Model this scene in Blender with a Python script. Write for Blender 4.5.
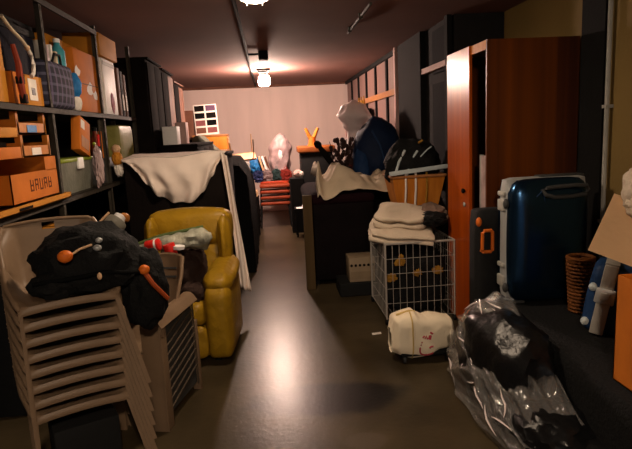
import bpy, bmesh, math, random
from mathutils import Vector, Matrix, Euler, noise
R = math.radians
C = bpy.context.scene.collection
for o in list(bpy.data.objects): bpy.data.objects.remove(o)
S = bpy.context.scene

# ---------------------------------------------------------------- camera
cd = bpy.data.cameras.new('camera'); cam = bpy.data.objects.new('camera', cd); C.objects.link(cam)
cd.sensor_width = 36; cd.lens = 550 / 632 * 36; cd.clip_start = .05
yaw, pitch, roll = R(4.455), R(9.672), R(2.8)
fw = Vector((math.sin(yaw)*math.cos(pitch), math.cos(yaw)*math.cos(pitch), -math.sin(pitch)))
rt = Vector((math.cos(yaw), -math.sin(yaw), 0)); up = rt.cross(fw)
rt, up = rt*math.cos(roll) - up*math.sin(roll), rt*math.sin(roll) + up*math.cos(roll)
m = Matrix((rt, up, -fw)).transposed().to_4x4(); m.translation = (0, 0, 1.55)
cam.matrix_world = m; S.camera = cam
# ---------------------------------------------------------------- world, exposure
wd = bpy.data.worlds.new('world'); S.world = wd; wd.use_nodes = True
bg = wd.node_tree.nodes['Background']; bg.inputs[0].default_value = (.92, .95, 1, 1); bg.inputs[1].default_value = .32
S.view_settings.view_transform = 'Standard'; S.view_settings.look = 'None'
S.view_settings.exposure = 0; S.view_settings.gamma = 1; S.view_settings.use_curve_mapping = False
FAR_LAMP, NEAR_LAMP, REAR_FILL_LAMP = 1050, 330, 800      # glass emission strengths: two ceiling lamps and the added unseen fill lamp
FAR_COL, NEAR_COL = (1, .70, .56), (1, .76, .54)

# ---------------------------------------------------------------- materials
def lin(h):
    h = h.lstrip('#'); v = [int(h[i:i+2], 16)/255 for i in (0, 2, 4)]
    return tuple(c/12.92 if c <= .04045 else ((c+.055)/1.055)**2.4 for c in v)
MATS = {}
def mat(name, col, rough=.6, metal=0, var=.18, scale=6, bump=.15, bscale=40, spec=.2, coat=0, stretch=None, emit=None, col2=None):
    if name in MATS: return MATS[name]
    mt = bpy.data.materials.new(name); mt.use_nodes = True; nt = mt.node_tree; n = nt.nodes; l = nt.links
    p = n['Principled BSDF']
    c = lin(col) if isinstance(col, str) else col
    p.inputs['Roughness'].default_value = rough; p.inputs['Metallic'].default_value = metal
    p.inputs['Specular IOR Level'].default_value = spec; p.inputs['Coat Weight'].default_value = coat
    tc = n.new('ShaderNodeTexCoord'); mp = n.new('ShaderNodeMapping'); l.new(tc.outputs['Object'], mp.inputs[0])
    if stretch: mp.inputs['Scale'].default_value = stretch
    no = n.new('ShaderNodeTexNoise'); no.inputs['Scale'].default_value = scale; no.inputs['Detail'].default_value = 5
    l.new(mp.outputs[0], no.inputs['Vector'])
    rp = n.new('ShaderNodeValToRGB'); rp.color_ramp.elements[0].position = .3; rp.color_ramp.elements[1].position = .7
    c2 = (lin(col2) if isinstance(col2, str) else col2) if col2 else tuple(x*(1-var) for x in c)
    c1 = c if col2 else tuple(min(1, x*(1+var*.6)) for x in c)
    rp.color_ramp.elements[0].color = (*c2, 1); rp.color_ramp.elements[1].color = (*c1, 1)
    l.new(no.outputs['Fac'], rp.inputs[0]); l.new(rp.outputs[0], p.inputs['Base Color'])
    if bump:
        nb = n.new('ShaderNodeTexNoise'); nb.inputs['Scale'].default_value = bscale; nb.inputs['Detail'].default_value = 4
        l.new(mp.outputs[0], nb.inputs['Vector'])
        b = n.new('ShaderNodeBump'); b.inputs['Strength'].default_value = bump; b.inputs['Distance'].default_value = .02
        l.new(nb.outputs['Fac'], b.inputs['Height']); l.new(b.outputs[0], p.inputs['Normal'])
    if emit:
        p.inputs['Emission Color'].default_value = (*emit[0], 1); p.inputs['Emission Strength'].default_value = emit[1]
    MATS[name] = mt; return mt

def film_mat(name, col=(1, 1, 1), base=.08, gloss=.6, rough=.12):
    mt = bpy.data.materials.new(name); mt.use_nodes = True; nt = mt.node_tree; n = nt.nodes; l = nt.links
    out = n['Material Output']; n.remove(n['Principled BSDF'])
    t = n.new('ShaderNodeBsdfTransparent'); g = n.new('ShaderNodeBsdfGlossy'); d = n.new('ShaderNodeBsdfDiffuse')
    g.inputs['Roughness'].default_value = rough; d.inputs['Color'].default_value = (*col, 1); g.inputs['Color'].default_value = (1, 1, 1, 1)
    nb = n.new('ShaderNodeTexNoise'); nb.inputs['Scale'].default_value = 14; nb.inputs['Detail'].default_value = 3; nb.inputs['Distortion'].default_value = 1.2
    tc = n.new('ShaderNodeTexCoord'); l.new(tc.outputs['Object'], nb.inputs['Vector'])
    b = n.new('ShaderNodeBump'); b.inputs['Strength'].default_value = .7; b.inputs['Distance'].default_value = .03
    l.new(nb.outputs['Fac'], b.inputs['Height']); l.new(b.outputs[0], g.inputs['Normal'])
    fr = n.new('ShaderNodeFresnel'); fr.inputs['IOR'].default_value = 1.5; l.new(b.outputs[0], fr.inputs['Normal'])
    ma = n.new('ShaderNodeMath'); ma.operation = 'MULTIPLY_ADD'; ma.inputs[1].default_value = gloss; ma.inputs[2].default_value = .05
    l.new(fr.outputs[0], ma.inputs[0])
    m1 = n.new('ShaderNodeMixShader'); m1.inputs[0].default_value = base
    l.new(t.outputs[0], m1.inputs[1]); l.new(d.outputs[0], m1.inputs[2])
    m2 = n.new('ShaderNodeMixShader'); l.new(ma.outputs[0], m2.inputs[0]); l.new(m1.outputs[0], m2.inputs[1]); l.new(g.outputs[0], m2.inputs[2])
    l.new(m2.outputs[0], out.inputs[0]); MATS[name] = mt; return mt

def floor_mat():
    mt = mat('concrete', (.056, .041, .022), rough=.30, var=.5, scale=2.2, bump=.05, bscale=30, spec=.16)
    nt = mt.node_tree; n = nt.nodes; l = nt.links; p = n['Principled BSDF']
    src = p.inputs['Base Color'].links[0].from_socket
    tc = n.new('ShaderNodeTexCoord')
    def spot(cx, cy, rx, ry, r0, r1, col, prev, strength):     # a damp stain or a pale worn patch of the concrete
        mp = n.new('ShaderNodeMapping'); mp.vector_type = 'POINT'
        mp.inputs['Scale'].default_value = (1/rx, 1/ry, 0); mp.inputs['Location'].default_value = (-cx/rx, -cy/ry, 0)
        nz = n.new('ShaderNodeTexNoise'); nz.inputs['Scale'].default_value = 3.5; nz.inputs['Detail'].default_value = 5
        l.new(tc.outputs['Object'], nz.inputs['Vector'])
        l.new(tc.outputs['Object'], mp.inputs[0])
        le = n.new('ShaderNodeVectorMath'); le.operation = 'LENGTH'; l.new(mp.outputs[0], le.inputs[0])
        ad = n.new('ShaderNodeMath'); ad.operation = 'ADD'; l.new(le.outputs['Value'], ad.inputs[0])
        sc = n.new('ShaderNodeMath'); sc.operation = 'MULTIPLY_ADD'; sc.inputs[1].default_value = .9; sc.inputs[2].default_value = -.45
        l.new(nz.outputs['Fac'], sc.inputs[0]); l.new(sc.outputs[0], ad.inputs[1])
        mr = n.new('ShaderNodeMapRange'); mr.interpolation_type = 'SMOOTHSTEP'
        mr.inputs[1].default_value = r0; mr.inputs[2].default_value = r1; mr.inputs[3].default_value = strength; mr.inputs[4].default_value = 0
        l.new(ad.outputs[0], mr.inputs[0])
        mx = n.new('ShaderNodeMix'); mx.data_type = 'RGBA'; l.new(mr.outputs[0], mx.inputs[0]); l.new(prev, mx.inputs[6]); mx.inputs[7].default_value = (*col, 1)
        return mx.outputs[2]
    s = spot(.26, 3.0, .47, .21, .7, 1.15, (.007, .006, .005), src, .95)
    s = spot(.40, 2.52, .13, .10, .7, 1.0, (.085, .065, .045), s, .8)
    l.new(s, p.inputs['Base Color'])
    return mt

def wood(name, c1, c2, rough=.35, stretch=(9, 9, .5), coat=0, scale=2.5):
    return mat(name, c1, rough=rough, col2=c2, scale=scale, stretch=stretch, bump=.04, bscale=12, coat=coat, spec=.12)

M_floor = floor_mat()
M_ceil = mat('ceiling_paint', (.20, .10, .082), .9, var=.12, scale=1.2, bump=.05)
M_back = mat('back_wall_paint', (.68, .54, .49), .9, var=.08, scale=1.5, bump=.05, stretch=(3, 1, .4))
M_wall = mat('dark_wall', (.014, .013, .013), .9)
M_olive = mat('olive_wall_panel', (.19, .125, .040), .8, var=.1, scale=2)
M_dark = mat('dark_frame', (.0045, .0042, .0042), .9, spec=.2)
M_pink = mat('frosted_panel', (.20, .12, .105), .5, var=.1, scale=2)
M_dpane = mat('dark_panel', (.005, .005, .007), .9, spec=.1)
M_oak = wood('oak_rail', (.38, .17, .06), (.28, .11, .04))
M_black = mat('black_plastic', (.007, .0072, .0075), .8)
M_blackcloth = mat('black_cloth', (.004, .0042, .0045), .85, bump=.5, bscale=60)
M_char = mat('charcoal_cloth', (.004, .0042, .0045), .95, spec=.05, bump=.4)
M_maroon = mat('burgundy_cover', (.007, .005, .0055), .95, spec=.05, bump=.3)
M_tarp = mat('dark_green_tarp', (.075, .078, .055), .7, bump=.3)
M_steel = mat('galvanised_steel', (.045, .038, .028), .7, metal=0, var=.3, scale=10)
M_shelf = mat('steel_shelf_board', (.035, .029, .022), .7, metal=0, var=.2)
M_card = mat('brown_cardboard', (.52, .145, .012), .75, var=.15, bump=.06)
M_card2 = mat('ochre_cardboard', (.50, .20, .02), .75, var=.15, bump=.06)
M_card3 = mat('beige_cardboard', (.82, .58, .34), .75, var=.08, bump=.05)
M_tape = mat('white_paper', (.72, .66, .60), .7, var=.1)
M_taupe = mat('taupe_plastic', (.19, .125, .077), .42, var=.12, bump=.04)
M_leather = mat('mustard_leather', (.31, .175, .010), .40, var=.22, bump=.55, bscale=13)
M_sheet = mat('cream_sheet', (.78, .67, .60), .9, var=.06, bump=.08)
M_canvas = mat('beige_canvas', (.58, .47, .34), .9, var=.12, bump=.12)
M_towel = mat('cream_towel', (.52, .43, .33), .95, var=.06, bump=.3, bscale=90)
M_browncl = mat('brown_cloth', (.10, .055, .035), .95, bump=.3)
M_bag = mat('cream_bag', (.84, .72, .54), .85, var=.08, bump=.12)
M_white = mat('white_paint', (.85, .83, .82), .5, var=.05)
M_wire = mat('white_wire', (.34, .31, .28), .4, var=.05)
M_cherry = wood('cherry_veneer', (.40, .070, .004), (.27, .040, .003), rough=.3, stretch=(7, 7, .3), coat=.0)
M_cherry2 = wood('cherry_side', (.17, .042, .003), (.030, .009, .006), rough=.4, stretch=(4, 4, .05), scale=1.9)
M_pine = wood('pine', (.50, .18, .025), (.38, .12, .014), rough=.5)
M_orange = mat('orange_plastic', (.60, .13, .015), .4, var=.1)
M_red = mat('red_plastic', (.60, .02, .015), .4, var=.1)
M_oredw = mat('orange_red_crate', (.24, .036, .010), .5, var=.2)
M_blue = mat('blue_shell', (.022, .06, .13), .24, metal=.92, var=.1, bump=.02)
M_navy = mat('navy_cloth', (.006, .016, .05), .7, bump=.3)
M_navy2 = mat('blue_nylon', (.010, .035, .105), .6, bump=.2)
M_silver = mat('silver_frame', (.36, .37, .37), .45, metal=.3, var=.1)
M_grey = mat('grey_strap', (.33, .32, .29), .6)
M_dgrey = mat('dark_grey_plastic', (.045, .046, .046), .5)
M_teal = mat('teal_plastic', (.05, .28, .34), .5)
M_bblue = mat('bright_blue', (.02, .16, .42), .5)
M_olivep = mat('olive_translucent', (.20, .19, .05), .45)
M_clear = mat('milky_bin', (.16, .165, .135), .35, var=.3, scale=9)
M_lime = mat('lime_lid', (.20, .26, .02), .45)
M_wicker = mat('wicker', (.14, .045, .008), .6, bump=.8, bscale=30, stretch=(1, 1, 3))
M_dbrown = mat('dark_brown_wood', (.008, .006, .0055), .95, spec=.05, var=.3)
M_mbrown = mat('mid_brown_wood', (.12, .05, .03), .7, var=.2)
M_pinkbox = mat('pale_pink_board', (.55, .36, .32), .7, var=.06)
M_tan = mat('tan_board', (.60, .38, .22), .6)
M_gold = mat('golden_cloth', (.30, .15, .02), .9)
M_paleblue = mat('pale_blue_strap', (.42, .48, .50), .6, var=.15)
M_wplastic = mat('thin_white_plastic', (.42, .31, .31), .35, var=.55, bump=.5, bscale=18)
M_glass = {}
for k, s, c in (('far', FAR_LAMP, FAR_COL), ('near', NEAR_LAMP, NEAR_COL), ('rear_fill', REAR_FILL_LAMP, NEAR_COL)):
    M_glass[k] = mat('lamp_glass_'+k, (.9, .85, .8), .3, var=0, bump=0, emit=(c, s))
M_film = film_mat('clear_film', (.8, .78, .76), .10, .75, .14)
M_film2 = film_mat('milky_film', (.9, .78, .76), .78, .15, .4)

# ---------------------------------------------------------------- mesh helpers
class B:
    def __init__(s): s.bm = bmesh.new()
    def add(s, t, M=None):
        if M is not None: bmesh.ops.transform(t, matrix=M, verts=t.verts)
        me = bpy.data.meshes.new('t'); t.to_mesh(me); t.free(); s.bm.from_mesh(me); bpy.data.meshes.remove(me); return s
    def box(s, x0, x1, y0, y1, z0, z1, bev=0, seg=2, M=None):
        t = bmesh.new(); bmesh.ops.create_cube(t, size=1)
        for v in t.verts:
            v.co = Vector((x0+(v.co.x+.5)*(x1-x0), y0+(v.co.y+.5)*(y1-y0), z0+(v.co.z+.5)*(z1-z0)))
        if bev: bmesh.ops.bevel(t, geom=t.edges[:], offset=bev, segments=seg, profile=.5, affect='EDGES')
        return s.add(t, M)
    def c(s, w, d, h, bev=0, seg=2, at=(0, 0, 0), M=None):       # box standing centred on a point
        x, y, z = at; return s.box(x-w/2, x+w/2, y-d/2, y+d/2, z, z+h, bev, seg, M)
    def tube(s, pts, r, n=8, M=None, closed=False):
        pts = [Vector(p) for p in pts]; t = bmesh.new(); rings = []
        rr = r if isinstance(r, (list, tuple)) else [r]*len(pts)
        for i, p in enumerate(pts):
            a = pts[i-1] if i or closed else p; b = pts[(i+1) % len(pts)] if i < len(pts)-1 or closed else p
            d = (b-a).normalized(); u = d.orthogonal() if abs(d.z) > .95 else d.cross(Vector((0, 0, 1)))
            u.normalize(); w = d.cross(u)
            rings.append([t.verts.new(p+(u*math.cos(2*math.pi*k/n)+w*math.sin(2*math.pi*k/n))*rr[i]) for k in range(n)])
        L = len(rings)
        for i in range(L if closed else L-1):
            for k in range(n):
                t.faces.new((rings[i][k], rings[i][(k+1) % n], rings[(i+1) % L][(k+1) % n], rings[(i+1) % L][k]))
        if not closed: t.faces.new(rings[0][::-1]); t.faces.new(rings[-1])
        bmesh.ops.recalc_face_normals(t, faces=t.faces); return s.add(t, M)
    def lathe(s, prof, n=24, M=None, cap=True):
        t = bmesh.new(); rings = [[t.verts.new((r*math.cos(2*math.pi*k/n), r*math.sin(2*math.pi*k/n), z)) for k in range(n)] for r, z in prof]
        for i in range(len(rings)-1):
            for k in range(n): t.faces.new((rings[i][k], rings[i][(k+1) % n], rings[i+1][(k+1) % n], rings[i+1][k]))
        if cap: t.faces.new(rings[0][::-1]); t.faces.new(rings[-1])
        bmesh.ops.recalc_face_normals(t, faces=t.faces); return s.add(t, M)
    def grid(s, fn, nu, nv, thick=0, hole=None, M=None):
        t = bmesh.new(); V = [[t.verts.new(fn(i/nu, j/nv)) for j in range(nv+1)] for i in range(nu+1)]
        for i in range(nu):
            for j in range(nv):
                if hole and hole((i+.5)/nu, (j+.5)/nv): continue
                t.faces.new((V[i][j], V[i+1][j], V[i+1][j+1], V[i][j+1]))
        bmesh.ops.recalc_face_normals(t, faces=t.faces)
        if thick: bmesh.ops.solidify(t, geom=t.faces[:], thickness=thick)
        return s.add(t, M)
    def blob(s, c, r, seed=0, amp=.12, freq=2.5, e=1.0, flat=None, sub=4, M=None):   # soft lumpy bundle
        t = bmesh.new(); bmesh.ops.create_icosphere(t, subdivisions=sub, radius=1)
        for v in t.verts:
            q = v.co.copy()
            if e != 1: q = Vector([math.copysign(abs(x)**e, x) for x in q])
            nz = noise.fractal(v.co*freq+Vector((seed*7.3, seed*3.1, seed)), 1, 2, 3)
            rd = 1-2*abs(noise.noise(v.co*freq*1.6+Vector((seed, 9, seed*2))))
            q *= 1+amp*nz+amp*.35*rd
            v.co = Vector((c[0]+q.x*r[0], c[1]+q.y*r[1], c[2]+q.z*r[2]))
            if flat is not None and v.co.z < flat: v.co.z = flat
        return s.add(t, M)
    def cushion(s, x0, x1, y0, y1, z0, z1, bev, puff=.02, seg=4, M=None):
        t = bmesh.new(); bmesh.ops.create_cube(t, size=1)
        bmesh.ops.subdivide_edges(t, edges=t.edges[:], cuts=9, use_grid_fill=True)
        h = Vector(((x1-x0)/2, (y1-y0)/2, (z1-z0)/2)); cc = Vector(((x0+x1)/2, (y0+y1)/2, (z0+z1)/2))
        for v in t.verts:
            u = v.co*2; p = Vector((u.x*h.x, u.y*h.y, u.z*h.z))
            inner = Vector([max(-h[k]+bev, min(h[k]-bev, p[k])) for k in range(3)])
            dd = p-inner
            if dd.length > 1e-6: p = inner+dd.normalized()*min(bev, dd.length if sum(abs(x) > 1e-6 for x in dd) == 1 else bev)
            for k in range(3):
                if abs(u[k]) > .999:
                    a, b = [u[q] for q in range(3) if q != k]
                    p[k] += math.copysign(puff*(1-a*a)*(1-b*b), u[k])
            v.co = cc+p
        return s.add(t, M)
    def wob(s, amp, f, sd=0):
        for v in s.bm.verts:
            q = v.co*f+Vector((sd, sd*2.1, 0)); v.co += Vector((N(q.x, q.y, q.z), N(q.y+5, q.z, q.x), N(q.z+9, q.x, q.y)))*amp
        return s
    def out(s, name, m, parent=None, loc=(0, 0, 0), rz=0, smooth=True, rot=None, auto=40):
        me = bpy.data.meshes.new(name); s.bm.to_mesh(me); s.bm.free()
        me.materials.append(m)
        if smooth:
            me.shade_smooth()
            if auto: me.set_sharp_from_angle(angle=R(auto))
        o = bpy.data.objects.new(name, me); C.objects.link(o); o.location = loc
        o.rotation_euler = rot if rot else (0, 0, rz)
        if parent: o.parent = parent
        return o
def T(x, y, z, rx=0, ry=0, rz=0, s=None):
    M = Matrix.Translation((x, y, z)) @ Euler((R(rx), R(ry), R(rz))).to_matrix().to_4x4()
    return M
def tag(o, label, cat, group=None, kind=None):
    o['label'] = label; o['category'] = cat
    if group: o['group'] = group
    if kind: o['kind'] = kind
    return o
def thing(name, label, cat, loc=(0, 0, 0), rz=0, group=None, rot=None):
    o = bpy.data.objects.new(name, None); C.objects.link(o); o.location = loc
    o.rotation_euler = rot if rot else (0, 0, R(rz)); o.empty_display_size = .1
    return tag(o, label, cat, group)
def struct(name, b, m, **k):
    o = b.out(name, m, smooth=False, **k); o['kind'] = 'structure'; return o
def dup(root, loc, rz=0, label=None):
    r = root.copy(); C.objects.link(r); r.location = loc; r.rotation_euler = (0, 0, R(rz))
    if label: r['label'] = label
    for ch in list(root.children):
        c = ch.copy(); C.objects.link(c); c.parent = r
        for g in list(ch.children):
            d = g.copy(); C.objects.link(d); d.parent = c
    return r
def lerp(pts, x, sm=True):
    for (a, ya), (b, yb) in zip(pts, pts[1:]):
        if x <= b: 
            t = (x-a)/(b-a); t = max(0, min(1, t)); t = t*t*(3-2*t) if sm else t; return ya+(yb-ya)*t
    return pts[-1][1]
def N(x, y, z=0): return noise.noise(Vector((x, y, z)))

# ---------------------------------------------------------------- the room
XL, XR, XP, YB, H = -1.82, 2.07, 1.58, 11.0, 2.47
struct('floor', B().box(XL-.1, XR+.1, -3, YB+.2, -.12, 0), M_floor)
struct('ceiling', B().box(XL-.1, XR+.1, -3, YB+.2, H, H+.12), M_ceil)
struct('wall_left', B().box(XL-.12, XL, -3, YB+.2, 0, H), M_wall)
struct('wall_back', B().box(XL, XR, YB, YB+.15, 0, H), M_back)
struct('wall_right', B().box(XR, XR+.12, -3, YB, 0, H), M_olive)
struct('trim_back', B().box(XL, XP, YB-.03, YB, H-.045, H), M_mbrown)
# glazed partition on the right, from the cabinets to the back wall
struct('wall_partition', B().box(XP+.05, XR-.005, 4.76, 4.84, 0, H-.005).box(XP+.03, XP+.09, 4.84, YB-.005, 0, H-.005), M_wall)
bays = [4.80, 5.30, 5.86, 6.56, 7.25, 8.0, 8.75, 9.5, 10.25, 10.93]
k = 0
for a, b in zip(bays, bays[1:]):
    if 5.2 < a < 6.5: continue                       # dark closed bays between the cabinet and the pale post
    k += 1; near = a < 6
    struct('window_%d' % k, B().box(XP+.012, XP+.028, a+.05, b-.02, 2.02, H-.06).box(XP+.012, XP+.028, a+.05, b-.02, .95, 1.93), M_dpane if near else M_pink)
    q = 10+k
    struct('trim_%d' % q, B().box(XP-.012, XP+.03, a-.03, a+.05, 0, H-.005), M_dark)
struct('trim_3', B().box(XP-.02, XP+.03, 6.50, YB-.03, 1.935, 2.01), M_oak)
struct('trim_4', B().box(XP-.02, XP+.03, 4.80, 5.56, 2.05, 2.10), M_pinkbox)
struct('trim_5', B().box(XP-.02, XP+.03, 6.50, YB-.03, H-.06, H-.005), M_dark)
struct('trim_6', B().box(XP-.05, XP+.03, 6.58, 6.64, 0, H-.005), M_pinkbox)
struct('trim_7', B().box(XP-.03, XP+.03, 5.56, 6.50, 0, H-.005), M_dark)
struct('trim_8', B().box(XP-.02, XP+.03, 6.50, YB-.03, .85, .95), M_mbrown)
struct('trim_9', B().box(XR-.03, XR, 3.27, 3.52, 0, H-.005).box(XR-.035, XR, 1.0, 3.24, 0, .1), M_dark)  # upright dark strip added where the wardrobe shades the wall
o = B().tube([(XR-.03, 3.22, 0), (XR-.03, 3.22, H)], .014).box(XR-.05, XR, 3.20, 3.24, 1.6, 1.62).box(XR-.05, XR, 3.20, 3.24, .9, .92).out('conduit_pipe', M_grey)
tag(o, 'thin grey vertical pipe on the olive wall right of the wardrobe', 'pipe')
# conduit along the ceiling, its junction box, and a short tube
o = B().tube([(-.18, 3.0, H-.016), (-.185, YB-.04, H-.016)], .016).out('ceiling_conduit', M_dark)
tag(o, 'dark conduit running along the ceiling beside the lamps', 'pipe')
o = B().box(-.055, .055, 6.45, 6.62, H-.10, H-.002, .01).tube([(-.17, 6.53, H-.03), (-.05, 6.53, H-.03)], .012).out('junction_box', M_black)
tag(o, 'black junction box on the ceiling in front of the lit lamp', 'junction box')
o = B().tube([(.80, 4.15, H-.03), (.81, 5.35, H-.03)], .012).box(.785, .82, 4.6, 4.62, H-.045, H-.001).box(.785, .82, 5.2, 5.22, H-.045, H-.001).out('curtain_rail', M_steel)
tag(o, 'short thin metal rail under the dark ceiling, right of the lamps', 'rail')

def ceiling_lamp(x, y, key, label):
    t = thing('ceiling_lamp', label, 'lamp', (x, y, H), 0)
    B().box(-.10, .10, -.10, .10, -.03, -.001, .008).out('base', M_black, t)
    B().box(-.075, .075, -.075, .075, -.055, -.03, .006).out('collar', M_dgrey, t)
    dz = -.05 if key == 'far' else 0
    B().lathe([(.06, -.056+dz), (.06, -.05)], 16).out('neck', M_dgrey, t)
    B().lathe([(.055, -.19+dz), (.075, -.18+dz), (.082, -.15+dz), (.078, -.06+dz), (.07, -.055+dz)], 20).out('glass_shade', M_glass[key], t)
    if key != 'far': B().lathe([(.05, -.035), (.15, -.11), (.16, -.15), (.155, -.15), (.145, -.113), (.05, -.04)], 28, cap=False).out('added_hood', M_dgrey, t)  # added to keep the lamp's light off the ceiling
    g = B()
    for a in range(4):
        q = a*math.pi/2+.785; c, s = math.cos(q), math.sin(q)
        g.tube([(.088*c, .088*s, -.05), (.092*c, .092*s, -.13+dz), (.06*c, .06*s, -.205+dz)], .003, 6)
    g.tube([(.092*math.cos(i*.3142), .092*math.sin(i*.3142), -.12+dz) for i in range(20)], .003, 6, closed=True)
    g.out('wire_guard', M_dgrey, t)
    return t
ceiling_lamp(-.01, 8.3, 'far', 'lit glass lamp on the ceiling in front of the far wall')
ceiling_lamp(-.03, 3.26, 'near', 'lit ceiling lamp nearest the camera, at the top edge of the picture')
ceiling_lamp(.15, -.6, 'rear_fill', 'unseen lit ceiling lamp added behind the camera as frontal fill')  # added out of view to light surfaces facing the camera

# ---------------------------------------------------------------- left shelving unit
XS, XW = -1.30, -1.76
YP = [2.35, 3.55, 4.62, 5.68]
t = thing('shelving_unit', 'tall grey steel shelving unit with slotted posts along the left wall', 'shelving unit', (XS, 4.0, 0))
def L(b): return b
for y in YP:
    for x, sg in ((XS, -1), (XW, 1)):
        b = B()
        b.box(x-XS-(.034 if sg < 0 else 0), x-XS+(.034 if sg > 0 else 0), y-4-.002, y-4+.002, 0, 2.44)
        b.box(x-XS-.002, x-XS+.002, y-4-.017, y-4+.017, 0, 2.44)
        for i in range(40):
            b.box(x-XS-.0035, x-XS+.0035, y-4-.004, y-4+.004, .05+i*.06, .075+i*.06)
        b.out('upright', M_steel, t, smooth=False)
for z in (1.21, 1.765):
    b = B().box(XW-XS, .012, YP[0]-4, YP[-1]-4, z-.004, z).box(.006, .012, YP[0]-4, YP[-1]-4, z-.034, z).box(XW-XS, XW-XS+.006, YP[0]-4, YP[-1]-4, z-.034, z)
    b.out('shelf', M_shelf, t, smooth=False)
b = B().box(-.004, .012, YP[0]-4, YP[2]-4, 2.365, 2.40); b.out('top_rail', M_shelf, t, smooth=False)

def carton(name, w, d, h, m, loc, label, rz=0, group=None, flaps=False, tape=None, cat='box', lean=None):
    t = thing(name, label, cat, loc, rz, group, rot=lean)
    B().c(w, d, h, .004).out('carton', m, t)
    B().box(-.012, .012, -d/2-.001, d/2+.001, h-.001, h+.002).out('lid_seam', M_mbrown if m is not M_card3 else M_card2, t)
    if flaps:
        B().box(-w/2, w/2, -d*.45, 0, 0, .004, M=T(0, d/2, h, 55)).out('flap', m, t)
    return t
ZU, ZL = 1.767, 1.212
# --- upper shelf
t = carton('cardboard_box', .30, .20, .34, M_card2, (-1.49, 2.98, ZU), 'upright ochre box cut off by the left edge, upper shelf', 0)
t = thing('cardboard_box', 'low brown box behind the hanging red strap, upper shelf', 'box', (-1.47, 3.17, ZU))
B().c(.30, .14, .17, .004).out('carton', M_card, t); B().box(-.151, .151, -.02, .02, .168, .172).out('lid_seam', M_mbrown, t)
t = thing('picture_box', 'ochre box with a white picture label on its front, upper shelf', 'box', (-1.48, 3.37, ZU))
B().c(.32, .24, .17, .004).out('carton', M_card2, t)
B().box(.160, .163, -.08, .03, .03, .15).out('picture_label', M_tape, t)
B().box(.1632, .165, -.045, .0, .06, .10).out('picture', M_dgrey, t)
t = thing('storage_crate', 'dark navy crate resting on the boxes behind the first post', 'crate', (-1.52, 3.34, ZU+.172))
B().box(-.18, .18, -.28, .16, 0, .24, .01).out('crate_body', mat('dark_navy_plastic', (.006, .006, .012), .8, spec=.1), t)
B().box(-.19, .19, -.29, .17, .22, .26, .008).out('rim', M_black, t)
# hanging strap, cane
t = thing('red_strap', 'red strap with dark ends hanging in front of the low brown box', 'strap', (-1.29, 3.09, ZU))
B().tube([(0, .0, .30), (.012, .01, .2), (.006, .02, .1), (.01, .03, .01)], [.012, .016, .02, .016]).out('webbing', mat('dull_red', (.28, .045, .02), .7), t)
B().box(-.012, .022, .0, .045, .10, .14, .005).out('buckle', M_black, t)
B().box(-.008, .025, .012, .05, -.0, .05, .005).out('strap_end', M_black, t)
t = thing('walking_cane', 'pale curved cane handle leaning on the dark crate, upper shelf', 'cane', (-1.28, 3.2, ZU))
B().tube([(0, -.22, .42), (0, -.12, .37), (.01, -.03, .33), (.01, .02, .30)], .009).out('shaft', M_canvas, t)
B().tube([(.01, .02, .30), (.012, .05, .27), (.012, .07, .22), (.012, .055, .17), (.012, .02, .15)], .011).out('handle', M_tape, t)
B().blob((.01, .02, .30), (.014, .016, .016), 1, .1, sub=2).out('joint', M_tan, t)
t = thing('black_helmet', 'black rounded case with a thin shine at the top left corner', 'case', (-1.5, 2.95, ZU+.342))
B().blob((0, 0, .12), (.16, .16, .12), 3, .04, e=.8, flat=0).out('shell', mat('glossy_black', (.012, .012, .013), .2), t)
B().tube([(.12, -.08, .18), (.14, 0, .17), (.12, .08, .16)], .006).out('trim_strip', M_silver, t)
# plaid bag
def plaid():
    mt = mat('plaid_fabric', (.016, .016, .03), .8, var=.2); nt = mt.node_tree; n = nt.nodes; l = nt.links; p = n['Principled BSDF']
    src = p.inputs['Base Color'].links[0].from_socket; tc = n.new('ShaderNodeTexCoord')
    def line(dirn, sc, col, prev, off):
        w = n.new('ShaderNodeTexWave'); w.bands_direction = dirn; w.inputs['Scale'].default_value = sc; w.inputs['Phase Offset'].default_value = off
        l.new(tc.outputs['Object'], w.inputs['Vector'])
        g = n.new('ShaderNodeMath'); g.operation = 'GREATER_THAN'; g.inputs[1].default_value = .8; l.new(w.outputs['Fac'], g.inputs[0])
        s = n.new('ShaderNodeMath'); s.operation = 'MULTIPLY'; s.inputs[1].default_value = .6; l.new(g.outputs[0], s.inputs[0])
        mx = n.new('ShaderNodeMix'); mx.data_type = 'RGBA'; l.new(s.outputs[0], mx.inputs[0]); l.new(prev, mx.inputs[6]); mx.inputs[7].default_value = (*col, 1); return mx.outputs[2]
    a = line('Z', 5.5, (.10, .10, .16), src, 0); a = line('Y', 4.5, (.13, .10, .18), a, 1.2); l.new(a, p.inputs['Base Color']); return mt
t = thing('plaid_bag', 'dark navy plaid shopping bag full of papers, beside the slotted post', 'bag', (-1.47, 3.76, ZU))
B().cushion(-.17, .17, -.24, .25, 0, .29, .03, .02).out('bag_body', plaid(), t)
B().tube([(.15, -.08, .27), (.16, -.04, .34), (.16, .05, .34), (.15, .09, .27)], .008).out('handle', M_black, t)
for i, (y, h, m) in enumerate(((-.19, .13, M_tape), (-.13, .11, M_wplastic), (-.07, .12, M_tape), (.01, .09, M_canvas))):
    tag(B().box(-.10, .10, 0, .03, 0, h, .002).out('folder', m, None, (-1.42, 3.76+y, ZU+.275), rot=(R(-6), 0, 0), smooth=False),
        ['white folder at the near end of the plaid bag', 'pinkish folder second in the plaid bag', 'white folder third in the plaid bag', 'short beige folder in the middle of the plaid bag'][i], 'folder', 'folders in the plaid bag')
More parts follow.
